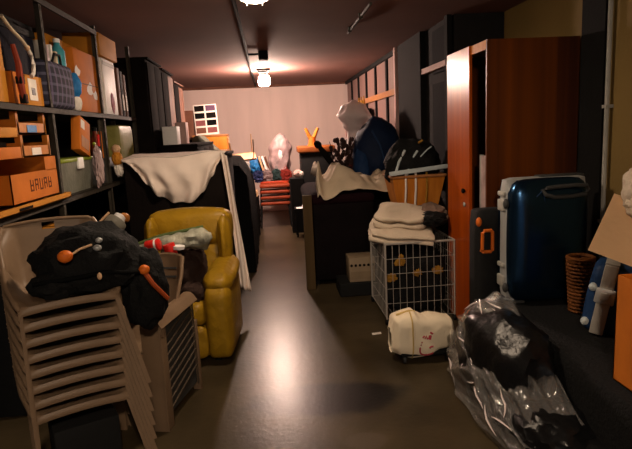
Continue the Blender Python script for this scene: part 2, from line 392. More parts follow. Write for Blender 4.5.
t = thing('teal_bottle', 'teal plastic bottle standing in the plaid bag near the tall carton', 'bottle', (-1.36, 3.93, ZU+.275))
B().lathe([(.04, 0), (.045, .02), (.045, .11), (.02, .15), (.018, .17)], 16).out('bottle', M_teal, t)
B().lathe([(.021, .165), (.021, .19)], 12).out('cap', M_white, t)
t = thing('blue_bag', 'small bright blue bag stuffed between the plaid bag and tall carton', 'bag', (-1.33, 4.055, ZU))
B().blob((0, 0, .17), (.06, .035, .09), 5, .12).out('pouch', M_bblue, t)
B().blob((.0, .0, .05), (.05, .03, .06), 6, .1, flat=0).out('lower_pouch', M_tape, t)
# tall carton with torn paper
t = thing('cardboard_box', 'tall orange carton with torn white paper, end of the upper shelf', 'box', (-1.48, 4.36, ZU))
B().box(-.16, .16, -.25, .28, 0, .44, .006).out('carton', M_card, t)
g = B()
def torn(cy, cz, s, sd):
    pts = [(.1625, cy+s*rr*math.cos(a)*(1+.1*i), cz+s*rr*.8*math.sin(a)) for i, (a, rr) in enumerate([(i*.7+sd, .6+.5*abs(N(i*1.7, sd))*2) for i in range(9)])]
    tb = bmesh.new(); vv = [tb.verts.new(p) for p in pts]; vc = tb.verts.new((.1635, cy, cz))
    for i in range(9): tb.faces.new((vc, vv[i], vv[(i+1) % 9]))
    bmesh.ops.recalc_face_normals(tb, faces=tb.faces); g.add(tb)
torn(.04, .17, .07, 0); torn(.15, .13, .055, 2); torn(-.21, .28, .06, 1)
g.out('torn_label', M_tape, t, smooth=False)
B().box(.158, .163, -.24, .27, .20, .206).out('fold_line', M_mbrown, t)
B().box(.02, .05, -.2, .2, .44, .50, M=T(0, 0, 0, 0, 0, 0)).out('top_flap', M_card2, t)
t = carton('cardboard_box', .28, .50, .175, M_card2, (-1.43, 4.92, ZU+.46), 'square ochre box topmost on the upper shelf, near the ceiling', 0)
t = carton('cardboard_box', .20, .36, .10, M_card2, (-1.60, 4.30, ZU+.445), 'low ochre box lying on the tall orange carton', 0)
t = thing('white_poster_bag', 'white paper bag with a red blot leaning at the shelf end', 'bag', (-1.36, 4.93, ZU))
B().box(-.05, .05, -.17, .19, 0, .455, .01).out('bag_body', M_white, t)
B().blob((.052, .03, .1), (.006, .05, .08), 2, .25, sub=3).out('red_blot', mat('wine_red', (.24, .02, .05), .7), t)
B().box(.045, .054, -.16, .18, .40, .43).out('folded_rim', M_grey, t)
for i, (y, w, h, m, lb) in enumerate(((5.19, .07, .42, M_mbrown, 'brown upright folder just beyond the white paper bag'), (5.29, .08, .40, M_black, 'black binder between two brown folders at the shelf end'),
        (5.40, .06, .38, M_mbrown, 'brown binder with a white spine label at the shelf end'), (5.50, .07, .44, M_dbrown, 'dark binder last at the far shelf end'))):
    t = thing('binder', lb, 'binder', (-1.43, y, ZU), 0, 'binders at the far end of the upper shelf')
    B().c(.26, w, h, .004).out('cover', m, t)
    if i in (1, 2): B().box(.130, .133, -.02, .02, .05, .19).out('spine_label', M_tape, t)
# --- lower shelf
def slat_crate(w, d, h, m, loc, label, lab):
    t = thing('wooden_crate', label, 'crate', loc, 0, 'small wooden crates on the lower shelf')
    b = B().box(-w/2, w/2, -d/2, d/2, 0, .01)
    for s in (-1, 1):
        b.box(-w/2, w/2, s*d/2-.006, s*d/2+.006, .005, h*.8)
    b.box(-w/2, -w/2+.012, -d/2, d/2, 0, h); b.box(w/2-.012, w/2, -d/2, d/2, .0, h*.62)
    b.out('crate_body', m, t, smooth=False)
    for s in (-1, 1): B().box(w/2-.03, w/2, s*d/2-.014, s*d/2+.014, 0, h+.02).out('corner_post', m, t, smooth=False)
    if lab: B().box(w/2+.001, w/2+.003, -d*.2, d*.15, h*.1, h*.5).out('label', lab, t, smooth=False)
    return t
t = thing('cardboard_box', 'open orange carton with dark printing under the small crates', 'box', (-1.49, 3.20, ZL+.035))
b = B().box(-.19, .19, -.32, .30, 0, .006)
b.box(-.19, -.184, -.32, .30, 0, .23).box(.184, .19, -.32, .30, 0, .155).box(-.19, .19, -.32, -.314, 0, .155).box(-.19, .19, .294, .30, 0, .23)
b.out('carton', M_card, t, smooth=False)
B().box(.184, .19, .13, .30, .15, .23).out('raised_flap', M_card, t, smooth=False)
g = B(); random.seed(4)
for i in range(5):
    y = -.10+i*.062
    g.box(.1903, .1912, y, y+.010, .05, .115); g.box(.1903, .1912, y, y+.042, .05+.055*(i % 2), .06+.055*(i % 2)); g.box(.1903, .1912, y+.034, y+.043, .055, .11)
    if i != 2: g.box(.1903, .1912, y, y+.040, .078, .088)
g.out('printed_marks', mat('faded_print', (.13, .035, .006), .8), t, smooth=False)
t = thing('tray', 'shallow orange tray lying under the open printed carton', 'tray', (-1.48, 3.12, ZL))
B().box(-.20, .22, -.65, .46, 0, .008).box(.205, .22, -.65, .46, 0, .034).box(-.2, -.19, -.65, .46, 0, .034).box(-.2, .22, .45, .46, 0, .034).box(-.2, .22, -.65, -.64, 0, .034).out('tray_body', M_card2, t, smooth=False)
B().box(.2205, .222, -.28, -.12, .01, .024).out('hand_slot', M_dbrown, t, smooth=False)
slat_crate(.30, .36, .10, M_pine, (-1.46, 3.27, ZL+.27), 'small orange wooden crate with a white label, lower of two', M_tape)
slat_crate(.28, .36, .10, M_pine, (-1.46, 3.27, ZL+.395), 'small orange wooden crate with a blue label, upper of two', M_bblue)
# plank spanning the carton that carries the crates
t = thing('wooden_box', 'long flat orange wooden box at the left picture edge', 'box', (-1.46, 2.80, ZL+.27))
B().box(-.15, .15, -.2, .27, 0, .06, .004).out('lower_box', M_card, t); B().box(-.145, .145, -.2, .265, .11, .16, .004).out('upper_box', M_card2, t); B().box(-.1, .1, -.15, .22, .06, .11).out('spacer', M_dbrown, t)
# storage bin
t = thing('storage_bin', 'milky plastic storage bin with lime green lid rim, lower shelf', 'bin', (-1.50, 3.92, ZL))
b = B().grid(lambda u, v: Vector(((.17+.03*v)*max(-1, min(1, 1.5*math.cos(u*2*math.pi))), (.31+.03*v)*max(-1, min(1, 1.5*math.sin(u*2*math.pi))), v*.22+.002)), 40, 4, .004)
b.box(-.16, .16, -.30, .30, 0, .005).out('bin_body', M_clear, t)
B().box(-.205, .205, -.345, .345, .21, .235, .008).out('lid', M_lime, t)
B().blob((0, 0, .10), (.14, .26, .09), 8, .15, e=.6).out('packed_contents', M_canvas, t)
B().box(.195, .213, -.05, .05, .16, .235, .004).out('latch', M_white, t)
t = thing('white_bag', 'crumpled white plastic bag hanging from the bin lid', 'bag', (-1.26, 4.2, ZL+.03))
B().blob((0, 0, .13), (.03, .06, .14), 9, .25).out('bag_body', M_wplastic, t)
B().tube([(0, 0, .25), (-.02, .01, .30)], .012).out('knot', M_lime, t)
t = thing('cardboard_folder', 'orange cardboard sleeve leaning on the lime bin lid', 'folder', (-1.31, 3.98, ZL+.238), rot=(R(-17), 0, 0))
B().box(-.03, .03, -.09, .12, .03, .27, .004).out('sleeve', M_card, t)
B().box(.0305, .032, -.07, .0, .19, .25, M=T(0, 0, 0)).out('label', M_tape, t)
B().box(.0305, .032, -.06, .09, .06, .14).out('printed_text', M_oak, t)
# poles, bottles and the like at the shelf end
for i, (y, h, m, lb) in enumerate(((4.50, .30, M_red, 'thin red-topped rod nearest the second shelf post'), (4.56, .42, M_steel, 'thin steel rod standing by the second shelf post'))):
    t = thing('rod', lb, 'rod', (-1.34, y, ZL), 0, 'thin rods on the lower shelf')
    B().tube([(0, 0, 0), (.01, 0, h)], .008).out('shaft', M_steel, t); B().tube([(.01, 0, h), (.012, 0, h+.09)], .011).out('tip', m, t)
for i, (y, m, lb) in enumerate(((4.66, M_oredw, 'dull red bottle by the second shelf post'), (4.80, M_card, 'dull orange bottle in front of the olive canister'))):
    t = thing('bottle', lb, 'bottle', (-1.40, y, ZL+.20), 0, 'bottles on the grey box')
    B().lathe([(.035, 0), (.04, .02), (.04, .15), (.018, .2), (.018, .23)], 16).out('bottle', m, t); B().lathe([(.02, .22), (.02, .25)], 12).out('cap', M_black, t)
t = carton('grey_box', .30, .40, .20, M_dgrey, (-1.48, 4.72, ZL), 'low dark grey box carrying the two dull bottles')
t = thing('canister', 'tall olive translucent canister under the upper shelf end', 'canister', (-1.42, 5.24, ZL))
B().cushion(-.13, .13, -.22, .25, .0, .47, .03, .005).out('canister_body', M_olivep, t); B().lathe([(.04, .475), (.04, .515)], 16).out('cap', M_dgrey, t)
t = thing('toy_figure', 'small orange and white bundle at the sheet corner on the shelf', 'bundle', (-1.26, 4.72, 1.30))
B().blob((0, 0, .10), (.04, .05, .06), 4, .15).out('orange_pouch', M_card2, t); B().blob((.0, .02, .02), (.035, .045, .07), 14, .2).out('white_cloth', M_tape, t); B().blob((0, .0, .18), (.035, .035, .035), 7, .1).out('beige_ball', M_tan, t)
# dark crates under the lower shelf
t = thing('storage_crate', 'black crate under the lower shelf behind the chair stack', 'crate', (-1.5, 3.6, 0))
B().box(-.20, .14, -.5, .5, 0, .98, .01).out('crate_body', M_black, t); B().box(-.21, .15, -.51, .51, .94, 1.0, .01).out('rim', M_black, t)
o = B().box(-.1, .1, -.10, .14, 0, .03, .004).out('folded_board', M_card2, None, (-1.38, 3.62, 1.002)); tag(o, 'small yellowish board lying below the lower shelf', 'board')

# ---------------------------------------------------------------- plastic chairs
PROF = [(0, -.222, .383), (.06, -.226, .395), (.12, -.215, .418), (.18, -.18, .424), (.36, -.02, .408), (.5, .12, .403), (.6, .185, .425), (.7, .225, .50), (.85, .262, .61), (1, .285, .70)]
WING = [(0, 0), (.12, .005), (.3, .09), (.5, .22), (.65, .20), (.85, .10), (1, .0)]
def prof(s, P=PROF):
    for (a, ya, za), (b, yb, zb) in zip(P, P[1:]):
        if s <= b: t = (s-a)/(b-a); return ya+(yb-ya)*t, za+(zb-za)*t
    return P[-1][1:]
def shell(hw, P, hole):
    def fn(u, s):
        x = 2*u-1; y, z = prof(s, P); k = lerp(WING, s, False); e = max(0, (abs(x)-.7)/.3)**1.6
        a = max(0, min(1, (s-.5)/.2))
        lip = .02*max(0, (abs(x)-.93)/.07)
        crown = .012*(1-x*x)*(1 if s > .85 else 0)
        cu = .018*(1-x*x)
        return Vector((x*(hw+.035*e*min(1, max(0, (s-.12)/.2))*min(1, (1-s)/.15+.3)), y-k*e*a+cu*a*1.2, z+k*e*(1-a)*.6+k*e*.2-lip-cu*(1-a)*(0 if s < .12 else 1)+crown+(.012*(1-x*x) if s < .15 else 0)))
    b = B().grid(fn, 28, 36, .006, hole)
    for u in (.012, .988): b.tube([fn(u, .12+.88*i/24) for i in range(25)], [.006]+[.013]*24, 8)
    b.tube([fn(i/20, .99) for i in range(21)], .009, 8)
    return b
def leg_bm(sx, sy, hw, zt=.40):
    x, y = sx*hw, sy*.19; yf = -.222 if sy < 0 else .20
    xo, yo = sx*(hw+(.08 if sx > 0 else .012)), ((-.31 if sx > 0 else -.25) if sy < 0 else .28)
    t = bmesh.new(); w0, w1 = (.020, .020) if sx > 0 else (.012, .012)
    top = [(x-sx*w0, yf), (x, yf), (x, yf-sy*w0)]; bot = [(xo-sx*w1, yo), (xo, yo), (xo, yo-sy*w1)]
    vt = [t.verts.new((a, b, zt)) for a, b in top]; vb = [t.verts.new((a, b, 0)) for a, b in bot]
    for i in range(2): t.faces.new((vt[i], vt[i+1], vb[i+1], vb[i]))
    bmesh.ops.recalc_face_normals(t, faces=t.faces); bmesh.ops.solidify(t, geom=t.faces[:], thickness=.004)
    return B().add(t)
def plastic_chair(label):
    t = thing('plastic_chair', label, 'chair', (0, 0, 0), 0, 'stacked plastic chairs')
    shell(.20, PROF, lambda u, v: abs(u-.5) < .06 and .915 < v < .965).out('seat_shell', M_taupe, t, auto=50)
    for sx in (-1, 1):
        for sy in (-1, 1): leg_bm(sx, sy, .196).out('leg', M_taupe, t, smooth=False)
    return t
ordn = ['lowest chair of the tall taupe plastic stack at left', 'second chair from the bottom of the tall taupe stack', 'third chair from the bottom of the tall taupe stack', 'fourth chair from the bottom of the tall taupe stack',
        'fifth chair from the bottom, fourth from the top, of the tall taupe stack', 'third chair from the top of the tall taupe stack', 'second chair from the top of the tall taupe stack', 'topmost taupe plastic chair of the tall stack, under the black bag']
c0 = plastic_chair(ordn[0]); SX, SY, SR, DZ = -.975, 2.52, 27, .068
c0.location = (SX, SY, 0); c0.rotation_euler = (0, 0, R(SR))
for i in range(1, 8): dup(c0, (SX, SY, i*DZ), SR, ordn[i])
o = B().box(-.14, .14, -.16, .14, 0, .30, .01).out('shade_box', M_black, None, (SX+.01, SY, 0), rz=R(SR)); tag(o, 'added black box standing in for shade under the tall taupe chair stack', 'crate')  # added box, darkens the shaded space beneath the lowest seat
# armchair with slatted sides
P2 = [(0, -.232, .36), (.06, -.236, .39), (.12, -.225, .418), (.18, -.19, .424), (.36, -.02, .408), (.5, .12, .40), (.6, .185, .43), (.7, .225, .55), (.85, .262, .70), (1, .285, .85)]
t = thing('plastic_armchair', 'taupe plastic garden armchair with ribbed sides beside the tall stack', 'chair', (-.735, 3.06, 0), -14); t.scale = (.82, 1, 1)
b = shell(.125, P2, None); b.out('seat_shell', M_taupe, t)
for i in range(2):
    B().box(-.10, .10, -.004, .004, -.006, .006, M=T(0, .238-.01*i, .78-.05*i, -13)).out('back_groove', M_dgrey, t)
for sx in (-1, 1):
    B().grid(lambda u, v: Vector((sx*(.085+.15*u), lerp([(0, -.245), (.15, -.25), (1, .25)], v), (.63-.05*(abs(u-.5)*2)**2.5)-.05*(max(0, .15-v)/.15)**2)), 6, 20, .012).out('armrest', M_taupe, t)
    B().box(sx*.15-.065, sx*.15+.07, -.25, -.235, 0, .60, .004).box(sx*.21-.008, sx*.21+.004, -.25, -.17, 0, .60, .003).out('front_leg', M_taupe, t)
    B().box(sx*.18-.03, sx*.18+.03, .24, .27, 0, .45, .004).out('rear_leg', M_taupe, t)
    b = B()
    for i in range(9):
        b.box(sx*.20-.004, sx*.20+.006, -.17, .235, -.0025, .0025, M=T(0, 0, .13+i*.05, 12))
    B().box(sx*.185-.003, sx*.185+.003, -.2, .23, .06, .60).out('side_or_shade_panel', M_dgrey, t, smooth=False)  # dark liner put in for the shade between the ribs
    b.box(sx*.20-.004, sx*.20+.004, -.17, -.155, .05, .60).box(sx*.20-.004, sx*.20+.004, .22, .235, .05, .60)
    b.out('ribbed_side', mat('shaded_taupe', (.075, .055, .038), .6), t, smooth=False)  # rib plastic darkened to stand for shade on the chair side
# black bag on the stack
t = thing('black_bag', 'black travel bag lying on top of the plastic chair stack', 'bag', (-.87, 2.52, .90), 25)
B().blob((0.02, .0, .12), (.22, .19, .155), 11, .20, 2.0, e=.9, flat=.005).out('bag_body', M_blackcloth, t)
B().blob((.25, -.03, -.05), (.11, .11, .19), 12, .18, 2.0).out('side_pocket', M_blackcloth, t)
B().blob((-.13, -.10, .05), (.10, .09, .06), 13, .2, 2.0, flat=.005).out('front_pocket', M_blackcloth, t)
B().tube([(-.22, -.15, .08), (-.1, -.2, .09), (.05, -.215, .10), (.15, -.2, .08), (.22, -.15, .06)], .009).out('shoulder_strap', M_char, t)
B().tube([(.23, -.15, .06), (.26, -.17, .0), (.32, -.18, -.08)], [.012, .011, .010]).out('orange_strap', mat('rust_strap', (.30, .05, .008), .6), t)
B().blob((.23, -.16, .07), (.024, .022, .022), 1, .05, sub=3).out('orange_buckle', M_orange, t)
B().blob((-.09, -.215, .19), (.030, .026, .026), 1, .06, sub=3).out('orange_zip_pull', M_orange, t)
B().tube([(-.065, -.215, .195), (-.03, -.20, .21), (.02, -.19, .22)], .005).out('pull_cord', M_tan, t)
B().blob((.04, -.195, .205), (.018, .015, .015), 2, .1, sub=2).blob((.05, -.19, .235), (.015, .015, .012), 3, .1, sub=2).out('metal_ring', M_silver, t)
B().blob((.03, -.235, .09), (.010, .01, .016), 2, .1, sub=2).out('small_buckle', M_tan, t)
t = thing('jar', 'tilted grey tin with a white lid on the black bag', 'jar', (-.80, 2.62, 1.10), rot=(R(-35), R(38), R(0)))
B().lathe([(.045, 0), (.05, .01), (.05, .10), (.045, .11)], 20).out('jar_body', mat('grey_tin', (.17, .16, .13), .4), t)
B().lathe([(.03, .108), (.03, .135), (.02, .14)], 16).out('jar_lid', M_white, t)
B().tube([(-.055, 0, .01), (-.06, 0, .06), (-.055, 0, .12)], .006).out('handle', M_tan, t)
o = B().lathe([(.02, 0), (.026, .01), (.026, .03), (.012, .042)], 16).out('amber_cup', mat('amber_plastic', (.35, .13, .03), .4), None, (-.72, 2.70, 1.16), rot=(R(-20), 0, 0)); tag(o, 'little amber cup beside the grey tin on the black bag', 'cup')

# ---------------------------------------------------------------- yellow leather armchair
t = thing('leather_armchair', 'mustard yellow leather recliner armchair beneath the draped sheet', 'armchair', (-.655, 3.95, 0), -4); t.scale = (.93, 1, 1)
B().cushion(-.30, .30, -.30, .28, .05, .27, .03, .01).out('base', M_leather, t)
B().cushion(-.20, .20, -.335, .2, .27, .45, .06, .025).out('seat_cushion', M_leather, t)
b = B().cushion(-.31, .31, .12, .34, .40, .80, .07, .02, M=T(0, .0, 0, -6)); b.cushion(-.32, .32, .10, .34, .76, 1.02, .05, .025, M=T(0, .0, 0, -6))
b.out('backrest', M_leather, t)
for sx in (-1, 1):
    a = B().cushion(sx*.285-.095, sx*.285+.095, -.35, .26, .04, .55, .055, .012); a = a.out('arm', M_leather, t)
    B().cushion(sx*.285-.10, sx*.285+.10, -.28, .30, .50, .64, .065, .02, M=T(0, 0, 0, 3)).out('arm_pad', M_leather, a)
    B().cushion(sx*.29-.04, sx*.29+.04, .10, .27, .56, .95, .04, .02).out('wing', M_leather, t)
B().cushion(-.195, .195, -.36, -.30, .06, .28, .03, .01).out('footrest', M_leather, t)
for sx in (-1, 1):
    for sy in (-1, 1): B().c(.05, .05, .06, at=(sx*.25, sy*.22, 0)).out('foot', M_black, t)
t = thing('clothes_heap', 'dark brown heap of clothes on the yellow armchair seat', 'clothes', (-.67, 3.85, .45))
B().blob((0, 0, .17), (.18, .19, .19), 21, .2, flat=.01).out('heap', mat('dark_brown_cloth', (.035, .020, .016), .9, bump=.4), t)
B().blob((.08, -.16, .05), (.09, .06, .08), 22, .2).out('hanging_sleeve', mat('dark_brown_cloth', 0), t)
t = thing('plastic_bundle', 'long clear plastic wrapped bundle with red ends across the yellow armchair', 'bundle', (-.735, 3.66, .845), rot=(0, R(-11), R(8)))
def roll(u, v):
    a = v*2*math.pi; r = 1.3*lerp([(0, .03), (.3, .045), (.6, .055), (.9, .065), (1, .02)], u)*(1+.35*N(u*9, math.cos(a)*1.5, math.sin(a)*1.5))
    return Vector((-.24+.56*u, r*math.cos(a), r*.8*math.sin(a)+.02*math.sin(u*5)))
B().grid(roll, 40, 24).out('plastic_wrap', mat('greenish_film', (.30, .30, .24), .25, var=.5, scale=12, bump=.6, bscale=25), t)
B().tube([(-.24, 0, .05), (.0, .0, .07), (.28, .02, .05)], .012).out('green_stem', mat('dull_green', (.07, .10, .03), .5), t)
t = thing('red_can', 'short red can left of the wrapped bundle, by the chair back', 'can', (-.80, 3.45, .885), rot=(R(10), R(80), 0), group='red cans by the bundle')
B().lathe([(.035, 0), (.038, .005), (.038, .085), (.03, .09)], 20).out('can_body', M_red, t); B().lathe([(.039, .06), (.039, .072)], 20).out('white_band', M_white, t)
t = thing('red_tube', 'red tube with a white band hanging from the wrapped bundle', 'tube', (-.66, 3.42, .90), rot=(0, R(165), 0), group='red cans by the bundle')
B().lathe([(.036, 0), (.038, .01), (.034, .13), (.028, .14)], 20).out('tube_body', M_red, t); B().lathe([(.039, .0), (.038, .02)], 20, M=T(-.055, 0, .03, 0, 20)).out('white_band', M_white, t)

# ---------------------------------------------------------------- sheet over the dark cupboard
t = thing('dark_cupboard', 'low dark brown cupboard hidden behind the draped cream sheet', 'cupboard', (-.79, 5.15, 0))
B().box(-.44, .42, -.40, .45, 0, 1.37, .006).out('carcass', M_dbrown, t)
B().box(-.45, .435, -.41, .46, 1.37, 1.395, .004).out('top', M_dbrown, t)
for i in (-1, 1): 
    d = B().box(-.21+i*.215, .21+i*.205, -.42, -.40, .06, 1.34, .004).out('door', M_dbrown, t)
    B().blob((i*.05, -.435, .7), (.012, .012, .012), 0, 0, sub=2).out('knob', M_silver, d)
t = thing('bed_sheet', 'cream sheet draped in a swag over the dark cupboard', 'sheet', (-.79, 4.70, 1.40))
LOW = [(0, .02), (.1, .10), (.2, .22), (.32, .33), (.45, .39), (.65, .40), (.78, .32), (.88, .20), (.95, .10), (1, .04)]
def sw(u, v):
    lo = lerp(LOW, u); x = -.44+.87*u
    cx = .06; pinch = v*.10*(cx-x)
    fold = .034*math.sin(u*34+2*math.sin(v*4+u*3))*v*(1-v*.2)+.018*N(u*7, v*4, 1)+.02*math.sin(u*13+v*5)*v
    rad = .05*math.sin(v*math.pi)*math.sin(u*math.pi)
    return Vector((x+pinch, -.02-fold-rad+.02*(1-v), .03*(u-.5)-lo*v+.012*math.sin(u*9)*(1-v)))
B().grid(sw, 60, 36, .004).out('swag', M_sheet, t, auto=0)
def tp(u, v): return Vector((-.44+.87*u, .0+.42*v, .002+(.03*(u-.5)+.012*math.sin(u*9))*(1-v)+.012*v+.006*v*N(u*6, v*5)))
B().grid(tp, 60, 14, .004).out('top_fold', M_sheet, t, auto=0)
def st(u, v):
    z = .02-1.17*v; w = .055+.035*v-.012*math.sin(v*5)
    return Vector(((.41+.11*v**.9)+w*(u-.5)*.9, -.04-.02*math.sin(u*9+v*4)-.05*v, z-.04*u))
B().grid(st, 14, 40, .004).out('hanging_end', M_sheet, t, auto=0)

# ---------------------------------------------------------------- left far: wardrobes, tarp pile, photo board
for i, (y0, y1, h, lb) in enumerate(((5.76, 6.48, 2.33, 'tall dark brown cabinet right after the shelving, nearest of three'), (6.52, 7.26, 2.31, 'middle one of the three tall dark cabinets at left'), (7.30, 8.05, 2.24, 'farthest of the three tall dark cabinets, with paler side'))):
    t = thing('tall_cabinet', lb, 'cabinet', (-1.42, (y0+y1)/2, 0), 0, 'tall dark cabinets along the left wall')
    w = (y1-y0)/2
    B().box(-.30, .25, -w, w, .0, h, .005).out('carcass', M_dbrown, t)
    for s in (-1, 1):
        d = B().box(.25, .268, s*w/2-w/2+.01, s*w/2+w/2-.01, .08, h-.03, .003).out('door', M_mbrown if (i, s) in ((2, 1), (1, 1)) else M_dbrown, t)
        B().tube([(.285, s*.03, 1.1), (.285, s*.03, 1.2)], .006).out('handle', M_silver, d)
    B().box(-.31, .28, -w-.005, w+.005, h, h+.02, .004).out('cornice', M_mbrown if i == 2 else M_dbrown, t)
t = thing('low_cabinet', 'dark low cabinet carrying the white and pink boxes', 'cabinet', (-.93, 6.75, 0))
B().box(-.20, .18, -.85, .85, 0, 1.45, .006).out('carcass', M_dbrown, t); B().box(-.21, .19, -.86, .86, 1.45, 1.475, .004).out('top', M_dbrown, t)
for k in range(3): B().box(.18, .19, -.83+k*.56, -.30+k*.56, .05, 1.42, .003).out('door', M_dbrown, t)
carton('white_box', .15, .22, .19, M_white, (-1.03, 6.08, 1.476), 'white box on the dark low cabinet below the tall cabinets')
carton('pink_box', .12, .2, .24, M_pinkbox, (-.98, 6.50, 1.476), 'pale pink box just behind the white box')
t = thing('orange_chest', 'orange wooden chest under the photo board by the far wall', 'chest', (-.94, 9.35, 0))
B().box(-.27, .27, -.25, .25, 0, 1.54, .006).out('carcass', M_pine, t); B().box(-.28, .28, -.26, .26, 1.54, 1.565, .004).out('top', M_oak, t)
for k in range(5): 
    d = B().box(-.25, .25, -.262, -.25, .06+k*.295, .33+k*.295, .003).out('drawer', M_pine, t); B().blob((0, -.275, .2+k*.295), (.015, .015, .015), 0, 0, sub=2).out('knob', M_dbrown, d)
t = thing('photo_board', 'white board with eight photographs standing on the orange chest', 'board', (-.99, 9.25, 1.567), rot=(R(-5), R(-2), R(3)))
B().box(-.18, .19, -.012, .012, 0, .49, .004).out('board', M_tape, t)
random.seed(3)
for r in range(4):
    for c in range(2):
        m = [M_dbrown, M_mbrown, M_char, mat('photo_purple', (.10, .05, .09), .5), mat('photo_red', (.16, .05, .05), .5)][(r*2+c*3) % 5]
        B().box(-.165+c*.18, -.01+c*.18, -.015, -.0125, .385-r*.118, .475-r*.118).out('photograph', m, t, smooth=False)
        
o = B().box(-.09, .09, -.10, .10, 0, .47, .004).out('brown_carton', M_mbrown, None, (-1.29, 9.35, 1.50), smooth=False); tag(o, 'upright brown carton left of the white photo board', 'box')
o = B().box(-.11, .06, -.15, .15, 0, 1.50, .006).out('dark_pedestal', M_dbrown, None, (-1.30, 9.35, 0), smooth=False); tag(o, 'dark pedestal under the upright brown carton', 'pedestal')
def drape(x0, x1, y0, y1, top, seed, amp=.06):
    def fn(u, v):
        x, y = x0+(x1-x0)*u, y0+(y1-y0)*v; e = min(u, 1-u, v*1.2, (1-v)*1.2)
        f = max(0, min(1, e/.10)); f = f**.5
        h = top(u, v)*f+amp*N(x*3.1, y*2.3, seed)*f
        wob = .05*N(x*5, y*5, seed+5)*(1-f)
        return Vector((x+wob, y+wob, max(.004, h)))
    return fn
o = B().grid(drape(-.64, -.22, 6.1, 8.7, lambda u, v: 1.10+.16*math.sin(v*6)+.08*v-.18*max(0, u-.7)/.3, 3), 36, 60).out('dark_tarp_heap', M_char)
tag(o, 'long heap of junk under a near black cover, left of the aisle', 'heap')
o = B().grid(drape(-1.10, -.66, 7.75, 8.62, lambda u, v: 1.56-.42*max(0, u-.32)-.5*max(0, .2-u), 8, .03), 26, 26).out('green_tarp_heap', M_tarp)
tag(o, 'olive green tarpaulin heap in front of the orange chest', 'heap')

# far centre: upturned stool, bags, crates
t = thing('upturned_stool', 'upturned tan stool with thin legs in the air', 'stool', (-.39, 8.25, 1.20), rot=(R(16), R(-5), R(6)))
B().box(-.19, .19, -.15, .15, 0, .028, .006).out('seat', M_tan, t)
for sx in (-1, 1):
    for sy in (-1, 1): B().tube([(sx*.15, sy*.11, .02), (sx*.17, sy*.14, .31)], .009, 6).out('leg', M_tan, t)
B().tube([(-.16, -.125, .12), (.16, -.125, .12)], .005, 6).out('stretcher', M_tan, t)
t = thing('work_table', 'dark table with clutter at the end of the aisle', 'table', (-.07, 9.75, 0))
B().box(-.36, .42, -.25, .3, .83, .87, .004).out('tabletop', M_dbrown, t)
for sx in (-.33, .39):
    for sy in (-.22, .27): B().c(.04, .04, .83, at=(sx, sy, 0)).out('leg', M_black, t)
t = thing('blue_bag', 'blue crumpled bag under the upturned stool on the far table', 'bag', (-.24, 9.55, .872))
B().blob((0, 0, .13), (.12, .10, .14), 31, .2, flat=.003).out('bag_body', M_bblue, t); B().tube([(-.05, 0, .25), (0, 0, .32), (.05, 0, .25)], .006).out('handle', M_navy, t)
t = thing('grey_bundle', 'grey green cloth bundle beside the blue bag', 'bundle', (-.40, 9.54, .872)); B().blob((0, 0, .10), (.07, .1, .12), 33, .25, flat=.003).out('cloth', M_grey, t); B().tube([(-.06, -.06, .1), (0, -.1, .1), (.06, -.06, .1)], .006).out('tie', M_black, t)
for i, (x, m, lb) in enumerate(((-.10, M_tan, 'tan book leaning by the blue bag'), (-.045, M_white, 'white book leaning second from the blue bag'), (.0, M_mbrown, 'brown book leaning against the white plastic bag'))):
    t = thing('book', lb, 'book', (x, 9.50, .873), rot=(0, R(-16), 0), group='books leaning on the far table')
    B().box(-.016, .016, -.1, .1, 0, .30, .003).out('cover', m, t); B().box(-.012, .012, -.098, .09, .004, .302).out('pages', M_tape, t)
t = thing('white_plastic_bag', 'white translucent plastic bag over a bulky thing on the far table', 'bag', (.17, 9.62, .872))
def wb(u, v):
    a = u*2*math.pi; r = lerp([(0, .15), (.3, .19), (.6, .18), (.8, .15), (.93, .09), (1, .01)], v)*(1+.25*N(math.cos(a)*2, math.sin(a)*2, v*4))
    return Vector((r*math.cos(a)+.03*v, r*.8*math.sin(a), v*.66+.003))
B().grid(wb, 36, 30).out('bag_film', M_wplastic, t, auto=0); B().blob((.05, -.07, .52), (.035, .03, .03), 2, .1, sub=3).out('dark_knot', M_mbrown, t); B().blob((.02, -.12, .3), (.04, .05, .09), 3, .3, sub=3).out('white_crease', M_white, t)
M_small = [mat('faded_navy', (.012, .02, .07), .8), mat('faded_white', (.16, .12, .12), .8), mat('faded_teal', (.012, .03, .03), .8), mat('faded_red', (.18, .018, .012), .8)]
for i, (x, m, lb) in enumerate(((-.20, M_navy2, 'navy bag hanging in front of the far table'), (-.05, M_white, 'white bag hanging in front of the far table'), (.10, mat('teal_cloth', (.04, .14, .13), .8), 'dark teal bag hanging in front of the far table'), (.26, M_red, 'red bag hanging in front of the far table'))):
    t = thing('small_bag', lb, 'bag', (x, 9.40, .76), 0, 'small bags at the far table')
    B().blob((0, 0, .07), (.085, .06, .085), 40+i, .45, 3, sub=4, e=.7).out('bag_body', M_small[i], t); B().tube([(-.03, 0, .17), (0, 0, .23), (.03, 0, .17)], .005, 6).out('handle', m, t)
